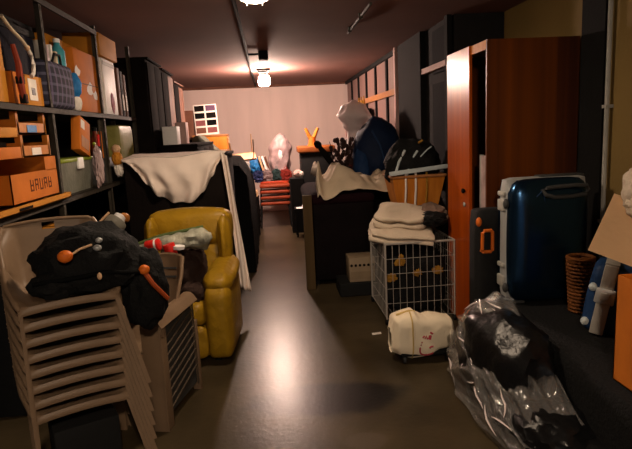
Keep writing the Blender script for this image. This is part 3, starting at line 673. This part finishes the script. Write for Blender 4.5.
# stacked orange chairs
t0 = None
lbs = ['lowest of the orange stacking chairs at the aisle end', 'second orange stacking chair from below at the aisle end', 'third orange stacking chair from below at the aisle end', 'topmost orange stacking chair at the aisle end']
def orange_chair(lb):
    t = thing('stacking_chair', lb, 'chair', (.05, 9.18, 0), 0, 'orange chairs stacked at the aisle end')
    B().cushion(-.24, .25, -.18, .14, .37, .43, .02, .006).out('seat', M_oredw, t)
    for sx in (-1, 1):
        for sy in (-1, 1): B().tube([(sx*.22, sy*.13-.02, .37), (sx*.25, sy*.15-.02, 0)], .011).out('leg', M_black, t)
    return t
t0 = orange_chair(lbs[0])
for i in range(1, 4): dup(t0, (.05, 9.18, i*.095), 0, lbs[i])
for ob in list(bpy.data.objects):
    if ob.name.startswith('stacking_chair') and ob.location.z > .28:
        ob_b = B().cushion(-.23, .24, .10, .14, .42, .46, .015, .004).out('back_rail', mat('bright_orange_red', (.36, .035, .008), .5), ob)
t = thing('beige_roll', 'small beige rolled cloth left of the orange chairs', 'roll', (-.27, 9.3, .5)); B().tube([(0, -.15, .06), (0, .15, .06)], .05, 16).out('roll', M_tan, t); B().tube([(0, -.155, .06), (0, -.152, .06)], .02, 12).out('core', M_dbrown, t)
o = B().box(-.09, .08, -.2, .2, 0, .5, .005).out('dark_chest', M_dbrown, None, (-.30, 9.3, 0), smooth=False); tag(o, 'dark narrow chest carrying the beige roll', 'chest')
t = thing('black_stool', 'small black stool carrying white papers, right end of the aisle', 'stool', (.46, 8.15, 0))
B().c(.27, .26, .03, .006, at=(0, 0, .40)).out('seat', M_black, t)
for sx in (-1, 1):
    for sy in (-1, 1): B().c(.03, .03, .40, at=(sx*.11, sy*.11, 0)).out('leg', M_black, t)
o = B().grid(lambda u, v: Vector((-.1+.2*u, -.1+.15*v, .002+(.16*u*max(0, 1-abs(v-.5)*2.2) if u > .4 else 0))), 10, 10, .002).out('white_paper', M_white, None, (.45, 8.12, .431)); tag(o, 'folded white paper on the small black stool', 'paper')
t = thing('pink_doll_bag', 'small pink and white bundle on the dark box by the stool', 'bundle', (.42, 8.50, .85)); B().blob((0, 0, .06), (.07, .06, .06), 51, .15, flat=.003).out('pink_cloth', M_pinkbox, t); B().blob((.05, -.03, .05), (.04, .04, .045), 52, .15).out('white_cloth', M_tape, t)
o = B().box(-.11, .10, -.1, .12, 0, .85, .01).out('black_box', M_black, None, (.40, 8.5, 0), smooth=False); tag(o, 'black narrow box under the pink bundle', 'box')
# black cabinet with orange lid and forked ornament
t = thing('black_cabinet', 'black square cabinet with thick orange wooden top, right of the aisle end', 'cabinet', (.74, 8.85, 0))
B().box(-.25, .25, -.22, .25, 0, 1.215, .006).out('carcass', M_black, t); B().box(-.29, .29, -.26, .29, 1.215, 1.315, .02, 3).out('top', mat('rust_wood', (.30, .085, .018), .6), t)
B().box(-.23, .23, -.232, -.22, .05, 1.18, .003).out('door', M_black, t)
t = thing('forked_ornament', 'orange forked wooden ornament standing on the orange cabinet top', 'ornament', (.69, 8.8, 1.315))
B().tube([(0, 0, 0), (0, 0, .04), (0, 0, .14)], [.075, .065, .045], 14).out('trunk', M_orange, t)
for s in (-1, 1): B().tube([(s*.02, 0, .11), (s*.055, 0, .18), (s*.10, 0, .28)], [.035, .03, .024], 10).out('prong', M_pine, t)

# ---------------------------------------------------------------- right middle heap
t = thing('covered_sofa', 'dark burgundy covered sofa under the beige canvas, right of the aisle', 'sofa', (.66, 5.95, 0))
B().cushion(-.30, .36, -.60, .65, .04, .93, .07, .015).out('sofa_body', M_maroon, t)
B().cushion(-.31, .37, -.61, .66, .80, .95, .07, .02).out('cover_top', mat('burgundy_velvet', (.012, .004, .006), .95, spec=.05, bump=.2), t)
for sx in (-.25, .3):
    for sy in (-.5, .55): B().c(.05, .05, .05, at=(sx, sy, 0)).out('foot', M_black, t)
o = B().box(-.045, .045, -.02, .02, 0, .94, .004).out('wooden_board', wood('olive_wood', (.08, .05, .022), (.055, .034, .014), .7), None, (.335, 5.27, 0), smooth=False); tag(o, 'upright olive brown board at the left end of the burgundy sofa', 'board')
t = thing('beige_crate', 'beige crate with round holes low beside the wire cart', 'crate', (.80, 5.08, .13))
B().box(-.12, .12, -.12, .12, 0, .23, .006).out('crate_body', mat('beige_plastic', (.27, .20, .13), .5), t)
g = B()
for i in range(6):
    for j in range(1): g.lathe([(.013, 0), (.013, .003)], 12, M=T(-.1+i*.04, -.12, .16, 90))
g.out('round_hole', M_dbrown, t); B().box(-.11, .11, -.1225, -.12, .03, .1).out('front_recess', mat('beige_shadow_plastic', (.22, .16, .10), .5), t)
o = B().box(-.2, .2, -.17, .17, 0, .13, .01).out('black_pallet', M_black, None, (.78, 5.1, 0), smooth=False); tag(o, 'flat black pallet under the beige crate', 'pallet')
# beige canvas
def canv(u, v):
    x = -.36+1.06*u; y = -.37+.80*v
    z = .02+.17*math.exp(-((u-.30)/.16)**2)+.07*math.exp(-((u-.22)/.05)**2)+.26*math.exp(-((u-.03)/.035)**2)*(1-v*.3)+.045*math.exp(-((u-.52)/.05)**2)
    z += .09*math.exp(-((u-.72)/.08)**2)+.05*math.exp(-((u-.95)/.05)**2)
    z += .05*N(u*7, v*5, 4)+.03*N(u*15, v*9, 2)
    fr = max(0, .25-v)/.25
    return Vector((x+.03*N(u*5, v*6, 9), y-.0*fr, max(.006, z*(1-.75*fr))-.10*fr*(.6+.4*math.sin(u*8+1))))
o = B().grid(canv, 70, 40, .006).out('beige_canvas', M_canvas, None, (.80, 5.66, .968), auto=0); tag(o, 'crumpled beige canvas bunched on top of the burgundy sofa', 'cloth')
# blue bundle, fan, brown cushions on a dark chest
o = B().box(-.30, .22, -.45, .5, 0, .94, .01).out('dark_chest', M_dbrown, None, (1.34, 6.55, 0), smooth=False); tag(o, 'dark chest below the big blue bundle', 'chest')
t = thing('blue_bundle', 'big dark blue nylon bundle leaning right of the beige canvas', 'bundle', (1.26, 6.45, .90))
B().blob((0, 0, .34), (.28, .30, .42), 61, .12, 1.7, flat=.003).out('bundle_body', M_navy, t)
B().blob((-.19, -.12, .22), (.11, .14, .24), 62, .15, 1.8, flat=.003).out('side_fold', M_navy2, t)
B().tube([(-.1, -.28, .62), (-.02, -.33, .45), (.05, -.34, .2)], .012).out('seam', M_navy2, t)
t = thing('wrapped_fan', 'round fan wrapped in clear plastic behind the blue bundle', 'fan', (1.07, 6.85, .90))
B().box(-.16, .16, -.12, .12, 0, .03, .01).out('base', M_black, t)
B().tube([(0, 0, .03), (0, 0, .62)], .025).out('pole', M_wplastic, t)
B().blob((0, 0, .79), (.125, .10, .13), 71, .05, 2, sub=4).out('fan_head', mat('pink_grille', (.62, .46, .44), .5, var=.35, scale=14, bump=.4), t)
def wrap(u, v):
    a = u*2*math.pi; r = lerp([(0, .13), (.25, .10), (.45, .09), (.55, .13), (.72, .20), (.9, .14), (1, .02)], v)*(1+.16*N(math.cos(a)*2.4, math.sin(a)*2.4, v*5)+.10*(1-2*abs(N(math.cos(a)*3+4, math.sin(a)*3, v*7))))
    return Vector((r*math.cos(a), r*.85*math.sin(a), .30+.70*v))
B().grid(wrap, 40, 36).out('plastic_cover', M_film2, t, auto=0)
t = thing('dried_plant', 'dark brown bushy dried plant in front of the wrapped fan', 'plant', (.86, 6.42, .96))
B().tube([(0, 0, 0), (.01, 0, .2)], .02).lathe([(.06, 0), (.08, .14), (.085, .15)], 16).out('pot', M_dbrown, t)
g = B(); random.seed(8)
for i in range(70):
    a = random.uniform(0, 6.28); h = random.uniform(.16, .48); r = random.uniform(.02, .15)
    g.blob((r*math.cos(a), r*math.sin(a)*.6, h), (.022, .018, .03), i, .2, sub=1)
for i in range(22):
    a = random.uniform(0, 6.28); g.tube([(0, 0, .1), (.08*math.cos(a), .06*math.sin(a), .22), (.16*math.cos(a), .1*math.sin(a), random.uniform(.3, .48))], .004, 5)
o = g.out('foliage', mat('dried_leaf', (.045, .022, .02), .8), t); o['kind'] = 'stuff'
t = thing('brown_log', 'dark brown rounded club sticking out left of the dried plant', 'club', (.78, 6.30, 1.06), rot=(0, R(-34), 0))
B().tube([(0, 0, 0), (0, 0, .30), (0, 0, .40)], [.03, .035, .02], 12).out('shaft', M_dbrown, t); B().blob((0, 0, .40), (.04, .04, .05), 3, .1, sub=3).out('head', M_dbrown, t)
t = thing('red_board', 'narrow dark red board upright behind the wrapped fan', 'board', (1.30, 8.9, 0)); B().box(-.05, .07, -.02, .02, 0, 1.78, .003).out('panel', mat('dark_red_board', (.13, .035, .03), .5), t); B().box(-.06, .08, -.025, .025, 1.76, 1.79).out('top_edge', M_mbrown, t)
for i in range(3):
    o = B().lathe([(.02, 0), (.022, .02), (.02, .12), (.01, .15), (.01, .19)], 12).out('bottle', M_gold, None, (1.47, 8.4+i*.22, 1.84)); tag(o, ['small amber bottle nearest on the ledge by the windows', 'middle small amber bottle on the ledge by the windows', 'farthest small amber bottle on the ledge by the windows'][i], 'bottle', 'amber bottles on the ledge')
o = B().box(-.09, .09, -.40, .40, 0, 1.84, .004).out('ledge_cupboard', M_dbrown, None, (1.46, 8.62, 0), smooth=False); tag(o, 'dark slim cupboard carrying the amber bottles by the windows', 'cupboard')
t = thing('brown_cushion', 'reddish brown cushion peeking over the blue bundle at right', 'cushion', (1.47, 6.93, .945)); B().cushion(-.09, .09, -.06, .06, 0, .64, .04, .02).out('cushion', mat('rust_cloth', (.13, .045, .025), .9), t); B().tube([(-.06, -.07, .6), (.06, -.07, .6)], .006).out('piping', M_mbrown, t)

# ---------------------------------------------------------------- wire cart, towels, wooden basket
t = thing('wire_cart', 'white wire mesh cart on castors beside the cherry wardrobe', 'cart', (1.125, 4.43, 0))
w, d, z0, z1 = .275, .31, .055, .655
def panel(p0, p1, n, name='wire_panel'):
    b = B(); p0, p1 = Vector(p0), Vector(p1)
    for i in range(n+1):
        q = p0.lerp(p1, i/n); b.tube([(q.x, q.y, z0), (q.x, q.y, z1)], .0021, 5)
    for j in range(6): z = z0+(z1-z0)*j/5; b.tube([(p0.x, p0.y, z), (p1.x, p1.y, z)], .0021, 5)
    b.out(name, M_wire, t)
panel((-w, -d, 0), (w, -d, 0), 10); panel((-w, -d, 0), (-w, d, 0), 11); panel((w, -d, 0), (w, d, 0), 11); panel((-w, d, 0), (w, d, 0), 10)
B().tube([(-w, -d, z1), (w, -d, z1), (w, d, z1), (-w, d, z1)], .009, 8, closed=True).out('rim', M_wire, t)
for sx in (-1, 1):
    for sy in (-1, 1):
        B().tube([(sx*w, sy*d, .04), (sx*w, sy*d, z1)], .007).out('corner_post', M_wire, t)
        B().lathe([(.02, -.012), (.024, -.008), (.024, .008), (.02, .012)], 14, M=T(sx*w, sy*d, .025, 0, 90)).out('castor', M_black, t)
b = B()
for i in range(9): b.tube([(-w+2*w*i/8, -d, z0), (-w+2*w*i/8, d, z0)], .0026, 5)
b.out('bottom_grid', M_wire, t)
o = B().blob((0, 0, .255), (.25, .285, .265), 81, .10, 2, e=.55, flat=.006).out('dark_blanket', M_blackcloth, None, (1.125, 4.43, z0)); tag(o, 'dark blanket stuffed inside the wire cart', 'blanket')
for i, (x, z, lb) in enumerate(((.95, .50, 'golden toy bear upper middle behind the cart mesh'), (1.08, .41, 'golden cloth scrap in the middle of the cart mesh'), (.875, .38, 'golden cloth scrap low by the left cart corner'), (1.25, .42, 'dull golden scrap near the wardrobe side of the cart'))):
    t = thing('golden_scrap', lb, 'cloth', (x+.02, 4.142, z), 0, 'golden scraps inside the wire cart')
    B().blob((0, 0, 0), (.034, .012, .024), 90+i, .7, 3.2, sub=4).out('scrap', M_gold, t)
    if i == 0: B().blob((0.01, 0, .045), (.02, .012, .02), 95, .2, sub=2).blob((-.03, 0, -.01), (.015, .01, .02), 96, .2, sub=2).out('bear_head', M_gold, t)
def towel(w, d, h, seed, loc, rz, label, m=None):
    t = thing('folded_towel', label, 'towel', loc, rz, 'folded towels on the wire cart', rot=(R(7), R(4), R(rz)))
    for k in range(2):
        def fn(u, v, k=k):
            return None
        B().cushion(-w/2+.01*k, w/2, -d/2, d/2-.01*k, k*h/2, (k+1)*h/2, h*.22, .012, M=None).wob(.035, 5, seed*3).wob(.012, 14, seed).out('fold', m or M_towel, t)
    return t
towel(.50, .50, .085, 1, (1.04, 4.39, .668), -14, 'wide cream folded towel lying directly on the wire cart')
towel(.42, .38, .12, 2, (1.05, 4.43, .755), -22, 'smaller cream folded towel topmost on the cart')
o = B().blob((0, 0, .06), (.13, .22, .08), 83, .2, flat=.003).out('brown_towel', mat('dusty_brown_cloth', (.20, .13, .10), .95, bump=.3), None, (1.32, 4.50, .755)); tag(o, 'crumpled brown towel right of the cream towels', 'towel')
o = B().blob((0, 0, .05), (.12, .11, .06), 84, .2, flat=.003).out('black_garment', M_blackcloth, None, (1.27, 4.27, .665+.09)); tag(o, 'black garment at the right front corner of the cart', 'garment')
o = B().box(-.27, .26, -.25, .33, 0, .80, .01).out('dark_cabinet', M_dbrown, None, (1.30, 5.02, 0), smooth=False); tag(o, 'dark cabinet behind the wire cart under the wooden basket', 'cabinet')
t = thing('wooden_basket', 'orange wooden basket heaped with black garments behind the cart', 'basket', (1.31, 4.98, .803))
def bk(u, v):
    a = u*2*math.pi; ex = lambda c: max(-1, min(1, 1.45*c)); return Vector(((.18+.06*v)*ex(math.cos(a)), (.14+.05*v)*ex(math.sin(a)), .004+.30*v))
B().grid(bk, 48, 6, .008).box(-.17, .17, -.13, .13, 0, .008).out('basket_wall', M_pine, t)
B().tube([bk(i/48, 1) for i in range(48)], .014, 8, closed=True).out('rim', M_oak, t)
B().tube([bk(i/48, .02) for i in range(48)], .010, 8, closed=True).out('bottom_hoop', M_gold, t)
for k, x in enumerate((-.12, -.03, .07)): B().tube([(x, -.192, .34), (x+.004, -.178, .20), (x, -.155, .04)], .010, 6).out('front_tie', M_tape if k < 2 else M_gold, t)
t = thing('garment_pile', 'black garments with white straps heaped in the wooden basket', 'clothes', (1.30, 4.99, 1.04))
B().blob((0, 0, .15), (.25, .19, .24), 101, .16, 2.0, flat=.0).out('garments', M_blackcloth, t)
B().tube([(-.20, -.17, .08), (-.16, -.17, .20), (-.10, -.15, .30)], .012, 6).out('white_strap', M_paleblue, t)
B().tube([(-.10, -.20, .08), (-.06, -.19, .20), (.01, -.16, .29)], .011, 6).out('white_strap', M_paleblue, t)
B().tube([(.03, -.19, .24), (.10, -.17, .30), (.14, -.15, .32)], .006, 6).out('thin_strap', M_paleblue, t)
B().tube([(.02, -.16, .36), (.06, -.15, .38)], .010, 6).out('yellow_tag', M_gold, t)
o = B().box(-.27, .27, -.012, .012, -.018, .018, .003, M=T(0, 0, 0, 0, -5)).out('pale_strap', M_paleblue, None, (1.31, 4.77, 1.165)); tag(o, 'pale blue strap across the front of the wooden basket', 'strap')

# ---------------------------------------------------------------- cherry wardrobe
t = thing('wardrobe', 'tall glossy cherry wood wardrobe at right, side towards the camera', 'wardrobe', (1.42, 3.90, 0))
X1, ya, yb, h = .62, -.37, .39, 2.07
B().box(0, X1, ya, ya+.02, 0, h, .002).out('side_or_shade_panel', M_cherry2, t, smooth=False)
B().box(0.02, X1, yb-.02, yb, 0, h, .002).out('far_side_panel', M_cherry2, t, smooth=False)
B().box(0.0, X1, ya+.02, yb-.02, h-.025, h-.002).box(.0, .02, ya+.02, -.07, h-.06, h-.025).out('top_panel', M_pine, t, smooth=False)
B().box(X1-.012, X1, ya+.02, yb-.02, .05, h-.03).out('back_panel', M_black, t, smooth=False)
B().box(.03, X1-.02, ya+.02, yb-.02, .0, .08).out('plinth', M_dbrown, t, smooth=False)
dr = B().box(-.012, .010, -.085, yb, .03, h, .002).out('door', M_cherry, t, smooth=False)
B().lathe([(.008, 0), (.018, .012), (.018, .022), (.01, .026)], 16, M=T(-.012, .0, 1.065, 0, -90)).out('knob', M_dbrown, dr)
B().lathe([(.012, 0), (.018, .006), (.016, .010), (.006, .012)], 16, M=T(-.012, .0, .965, 0, -90)).out('lock', M_silver, dr)
t = thing('white_board', 'white board standing inside the open half of the wardrobe', 'board', (1.47, 3.70, .085)); B().box(-.01, .01, -.07, .055, 0, 1.24, .003).out('board', M_wplastic, t); B().box(-.013, .013, .03, .04, 0, 1.245, .002).out('edge_strip', M_grey, t)
t = thing('black_case', 'black hard case with orange handle standing before the wardrobe', 'case', (1.40, 3.40, 0))
B().cushion(-.12, .10, -.07, .09, .06, 1.00, .035, .006).out('case_body', M_black, t)
hd = B().tube([(x-.07, y, z) for x, y, z in ((-.028, -.085, .75), (-.028, -.10, .76), (-.028, -.105, .87), (-.018, -.105, .88), (.028, -.105, .88), (.038, -.10, .87), (.038, -.10, .75), (.03, -.095, .742), (-.02, -.095, .742))], .011, 8, closed=True).out('handle', M_orange, t)
B().blob((-.105, -.06, .93), (.018, .02, .03), 1, .05, sub=3).out('orange_corner', M_orange, t)
B().blob((-.15, -.05, .33), (.030, .026, .030), 1, .05, sub=3).out('orange_reflector', M_orange, t)
for s in (-1, 1): B().lathe([(.03, -.015), (.03, .015)], 14, M=T(s*.08-.01, 0, .03, 0, 90)).out('wheel', M_dgrey, t)

# ---------------------------------------------------------------- bottom right: covered stack, film, suitcases
t = thing('covered_crate', 'low black covered crate stack under the blue suitcase', 'crate', (1.70, 2.55, 0))
B().cushion(-.36, .35, -.85, .80, 0.003, .44, .05, .0).out('cover', M_blackcloth, t)
B().box(-.365, .36, -.855, .805, .16, .175, .004).out('tie_band', M_black, t)
t = thing('garbage_bag', 'bulky black bag under loose clear film at the lower right', 'bag', (1.19, 2.62, 0))
B().blob((0.02, .12, .24), (.19, .38, .30), 111, .14, 2.2, e=.8, flat=.004).out('bag_body', mat('black_bin_liner', (.006, .006, .0065), .3, bump=.4, bscale=14), t)
B().blob((.03, -.33, .11), (.18, .25, .14), 112, .16, 2.2, e=.8, flat=.004).blob((.16, -.52, .08), (.16, .2, .10), 113, .16, 2.2, e=.8, flat=.004).out('slumped_end', mat('black_bin_liner', 0), t)
def film(u, v):
    # loose sheet lying over the bag: u across the bag towards the aisle, v along it
    a = -.25+u*1.95; y = .56-1.06*v
    top = lerp([(0, .44), (.25, .57), (.5, .50), (.75, .32), (1, .20)], v); rx = lerp([(0, .17), (.3, .23), (.7, .22), (1, .20)], v)
    rid = ((1-2*abs(N(u*6, v*3.2, 2)))*.034+.016*N(u*14, v*6, 7)+.013*(1-2*abs(N(u*17+v*4, v*3, 5))))
    x = .05-math.sin(a)*(rx+rid); z = top*max(0, math.cos(a*.93))+rid*.7
    return Vector((x, y+.04*N(u*4, v*5, 3), max(.006, z)))
B().grid(film, 70, 90).out('clear_film', M_film, t, auto=0)
g = B()
random.seed(15)
for i in range(16):
    pts = []; u = random.random()*.8+.1; v = random.random()*.7+.05
    for k in range(5): pts.append(film(min(1, u+k*.03*math.sin(i)), min(1, v+k*.035))+Vector((-.006, 0, .006)))
    g.tube(pts, [.001, .004, .005, .004, .001], 5)
g.out('film_crease', M_film2, t)
# blue suitcase
t = thing('blue_suitcase', 'blue hard shell suitcase with silver frame on the black crates', 'suitcase', (1.645, 3.21, .445))
b = B().cushion(-.24, .24, -.12, -.015, .015, .755, .07, .01); b.out('front_shell', M_blue, t)
B().cushion(-.24, .24, .015, .11, .015, .755, .045, .01).out('back_shell', M_blue, t)
B().cushion(-.256, .252, -.062, .050, .006, .768, .035, .0).out('frame', M_silver, t)
for z in (.10, .22, .57, .66):
    B().box(-.268, -.245, -.045, .045, z, z+.07 if z in (.10, .57) else z+.03, .008).out('latch', M_grey, t)
for z in (.10, .62): B().blob((-.255, -.055, z), (.018, .02, .03), 1, .03, sub=3).out('corner_guard', M_dgrey, t)
hd = B().tube([(-.06, -.115, .70), (-.05, -.145, .71), (.0, -.15, .715), (.12, -.15, .72), (.19, -.15, .715), (.205, -.14, .69), (.19, -.145, .665), (.1, -.148, .655), (0, -.148, .655), (-.05, -.14, .67)], .012, 8, closed=True).out('handle', M_dgrey, t)
B().box(-.04, .24, -.04, .04, .758, .775, .006).out('trolley_grip', M_dgrey, t)
B().tube([(-.10, -.122, .66), (-.06, -.123, .70), (-.045, -.122, .60)], .004, 6).out('shell_ridge', M_navy2, t)
for sx in (-1, 1): B().box(sx*.17-.03, sx*.17+.03, -.08, .08, 0, .02, .006).out('foot', M_dgrey, t)
# wicker basket
t = thing('wicker_basket', 'small brown wicker basket between the suitcase and the navy bag', 'basket', (1.735, 2.93, .442))
g = B(); n = 16
for k in range(15):
    z = .01+k*.021; r = .05+.018*k/14
    g.tube([(r*(1+.05*(1 if (i+k) % 2 else -1))*math.cos(i*2*math.pi/32), r*(1+.05*(1 if (i+k) % 2 else -1))*math.sin(i*2*math.pi/32), z) for i in range(32)], .009, 6, closed=True)
g.out('woven_wall', M_wicker, t)
B().lathe([(.045, 0), (.06, .30)], 20).out('lining', M_dbrown, t); B().tube([(.07*math.cos(i*.3927), .07*math.sin(i*.3927), .32) for i in range(16)], .012, 8, closed=True).out('rim', M_wicker, t)
# navy luggage
t = thing('navy_luggage', 'navy bag with wide grey strap below the beige cardboard', 'bag', (1.73, 2.64, .442), rot=(0, R(10), R(-36)))
B().cushion(-.13, .16, -.12, .12, .0, .36, .04, .01).out('bag_body', M_navy2, t)
B().box(-.085, -.02, -.136, -.12, .0, .37, .006).box(-.085, -.02, -.12, .12, .366, .378, .004).out('strap', M_grey, t)
B().box(-.098, -.005, -.15, -.132, .17, .25, .008).out('buckle', M_silver, t)
B().box(-.075, -.03, -.155, -.148, .19, .23, .004).out('buckle_bar', M_grey, t)
for z in (.05, .24): B().blob((-.115, -.12, z), (.02, .02, .022), 1, .05, sub=3).out('corner_wheel', M_paleblue, t)
B().blob((.06, -.13, .05), (.02, .02, .02), 2, .05, sub=3).out('side_wheel', M_paleblue, t)
# carton, sheet of cardboard, plush
t = thing('cardboard_box', 'orange carton at the right picture edge under the beige cardboard', 'box', (1.635, 1.94, .442))
b = B().box(-.23, .24, -.22, .16, 0, .006).box(-.23, -.224, -.22, .16, 0, .46).box(.234, .24, -.22, .16, 0, .46).box(-.23, .24, -.22, -.214, 0, .46).box(-.23, .24, .154, .16, 0, .46)
b.out('carton', M_card, t, smooth=False)
B().box(-.232, -.2302, -.08, -.02, 0, .46).out('tape', M_oak, t, smooth=False)
def plate():
    A, Bv, Cv = Vector((1.285, 2.12, 1.01)), Vector((1.455, 2.22, 1.225)), Vector((1.55, 1.96, .895)); D = Bv+Cv-A
    t = bmesh.new(); t.faces.new([t.verts.new(p-Vector((1.5, 2.08, .9))) for p in (A, Bv, D, Cv)]); bmesh.ops.solidify(t, geom=t.faces[:], thickness=.006); return B().add(t)
o = plate().out('cardboard_sheet', M_card3, None, (1.5, 2.08, .9), smooth=False); tag(o, 'tilted beige cardboard sheet lying on the orange carton', 'cardboard')
t = thing('wool_bundle', 'cream woolly bundle on the beige cardboard at the right edge', 'bundle', (1.60, 2.16, 1.13))
B().blob((0, 0, .10), (.14, .09, .13), 121, .16, 2.5).out('bundle_body', mat('cream_wool', (.58, .48, .38), .95, bump=.5), t); B().blob((-.08, -.03, .05), (.06, .05, .06), 122, .2).out('folded_corner', M_towel, t)
# cream bag on its little dolly
t = thing('dolly', 'little black castor dolly under the cream cloth bag', 'dolly', (.955, 3.47, 0))
B().box(-.17, .18, -.10, .10, .05, .075, .006).out('deck', M_black, t)
for sx in (-1, 1):
    for sy in (-1, 1): B().lathe([(.02, -.01), (.024, -.006), (.024, .006), (.02, .01)], 12, M=T(sx*.145, sy*.075, .0245, 0, 90)).out('castor', M_dgrey, t); B().tube([(sx*.145, sy*.075, .03), (sx*.145, sy*.075, .055)], .008, 6).out('castor_stem', M_silver, t)
t = thing('cream_bag', 'cream cloth bag with a red print on the floor before the cart', 'bag', (.945, 3.47, .02))
def cb(u, v):
    # slumped rectangular bag: closed loop of sections from left to right
    a = v*2*math.pi; x = -.215+.44*u
    hh = lerp([(0, .21), (.06, .30), (.35, .325), (.42, .30), (.55, .285), (.75, .285), (.92, .26), (1, .15)], u); dd = lerp([(0, .05), (.12, .105), (.5, .115), (.9, .10), (1, .04)], u)
    lo = lerp([(0, .04), (.3, .0), (.55, .01), (.75, .05), (1, .07)], u)
    ex = lambda c: math.copysign(abs(c)**.55, c)
    wr = 1+.05*N(u*6, math.cos(a)*2, math.sin(a)*2)+.04*(1-2*abs(N(u*4+9, math.cos(a)*1.6, math.sin(a)*2.2)))
    return Vector((x+.012*N(u*3, math.sin(a)*2, 7), dd*ex(math.cos(a))*wr, lo+(hh-lo)*(.5+.5*ex(math.sin(a)))*(.98+.04*N(u*7, a, 2))))
B().grid(cb, 60, 48).add(bmesh.new()).out('bag_body', M_bag, t, auto=0)
def ontop(u, v, off=.004):
    p = cb(u, v); return Vector((p.x, p.y-off, p.z))
g = B()     # worn red printed emblem: an open ring with a dot and strokes
for pts, rr in (([(.48+.085*math.cos(a), .55+.055*math.sin(a)) for a in [1.3+i*.28 for i in range(13)]], .008), ([(.55+i*.014, .50-.008*i) for i in range(4)], .015), ([(.47+i*.026, .615-.004*i) for i in range(6)], .009), ([(.535, .535), (.57, .525), (.60, .53)], .008), ([(.48, .50), (.50, .495), (.52, .50)], .007)):
    g.tube([ontop(u, v, -rr*.55) for u, v in pts], rr, 6)
g.out('red_print', mat('faded_red_print', (.42, .05, .07), .8), t)
B().tube([ontop(u, .26, 0)+Vector((0, .01, .004)) for u in (.1, .2, .3, .38)], .007, 6).out('top_seam', mat('yellow_seam', (.60, .43, .16), .8), t)
B().tube([cb(.30+.0*i, .26+.45*i/10)+Vector((0, -.004, 0)) for i in range(11)], .005, 6).out('side_seam', mat('yellow_seam', 0), t)
# debris on the floor
o = B().grid(lambda u, v: Vector((-.035+.07*u, -.02+.04*v, .001+.006*N(u*3, v*3, 1)**2+.004*u)), 6, 4, .002).out('paper_scrap', M_tape, None, (.73, 3.95, .002)); tag(o, 'tiny white paper scrap on the floor left of the cart foot', 'paper')
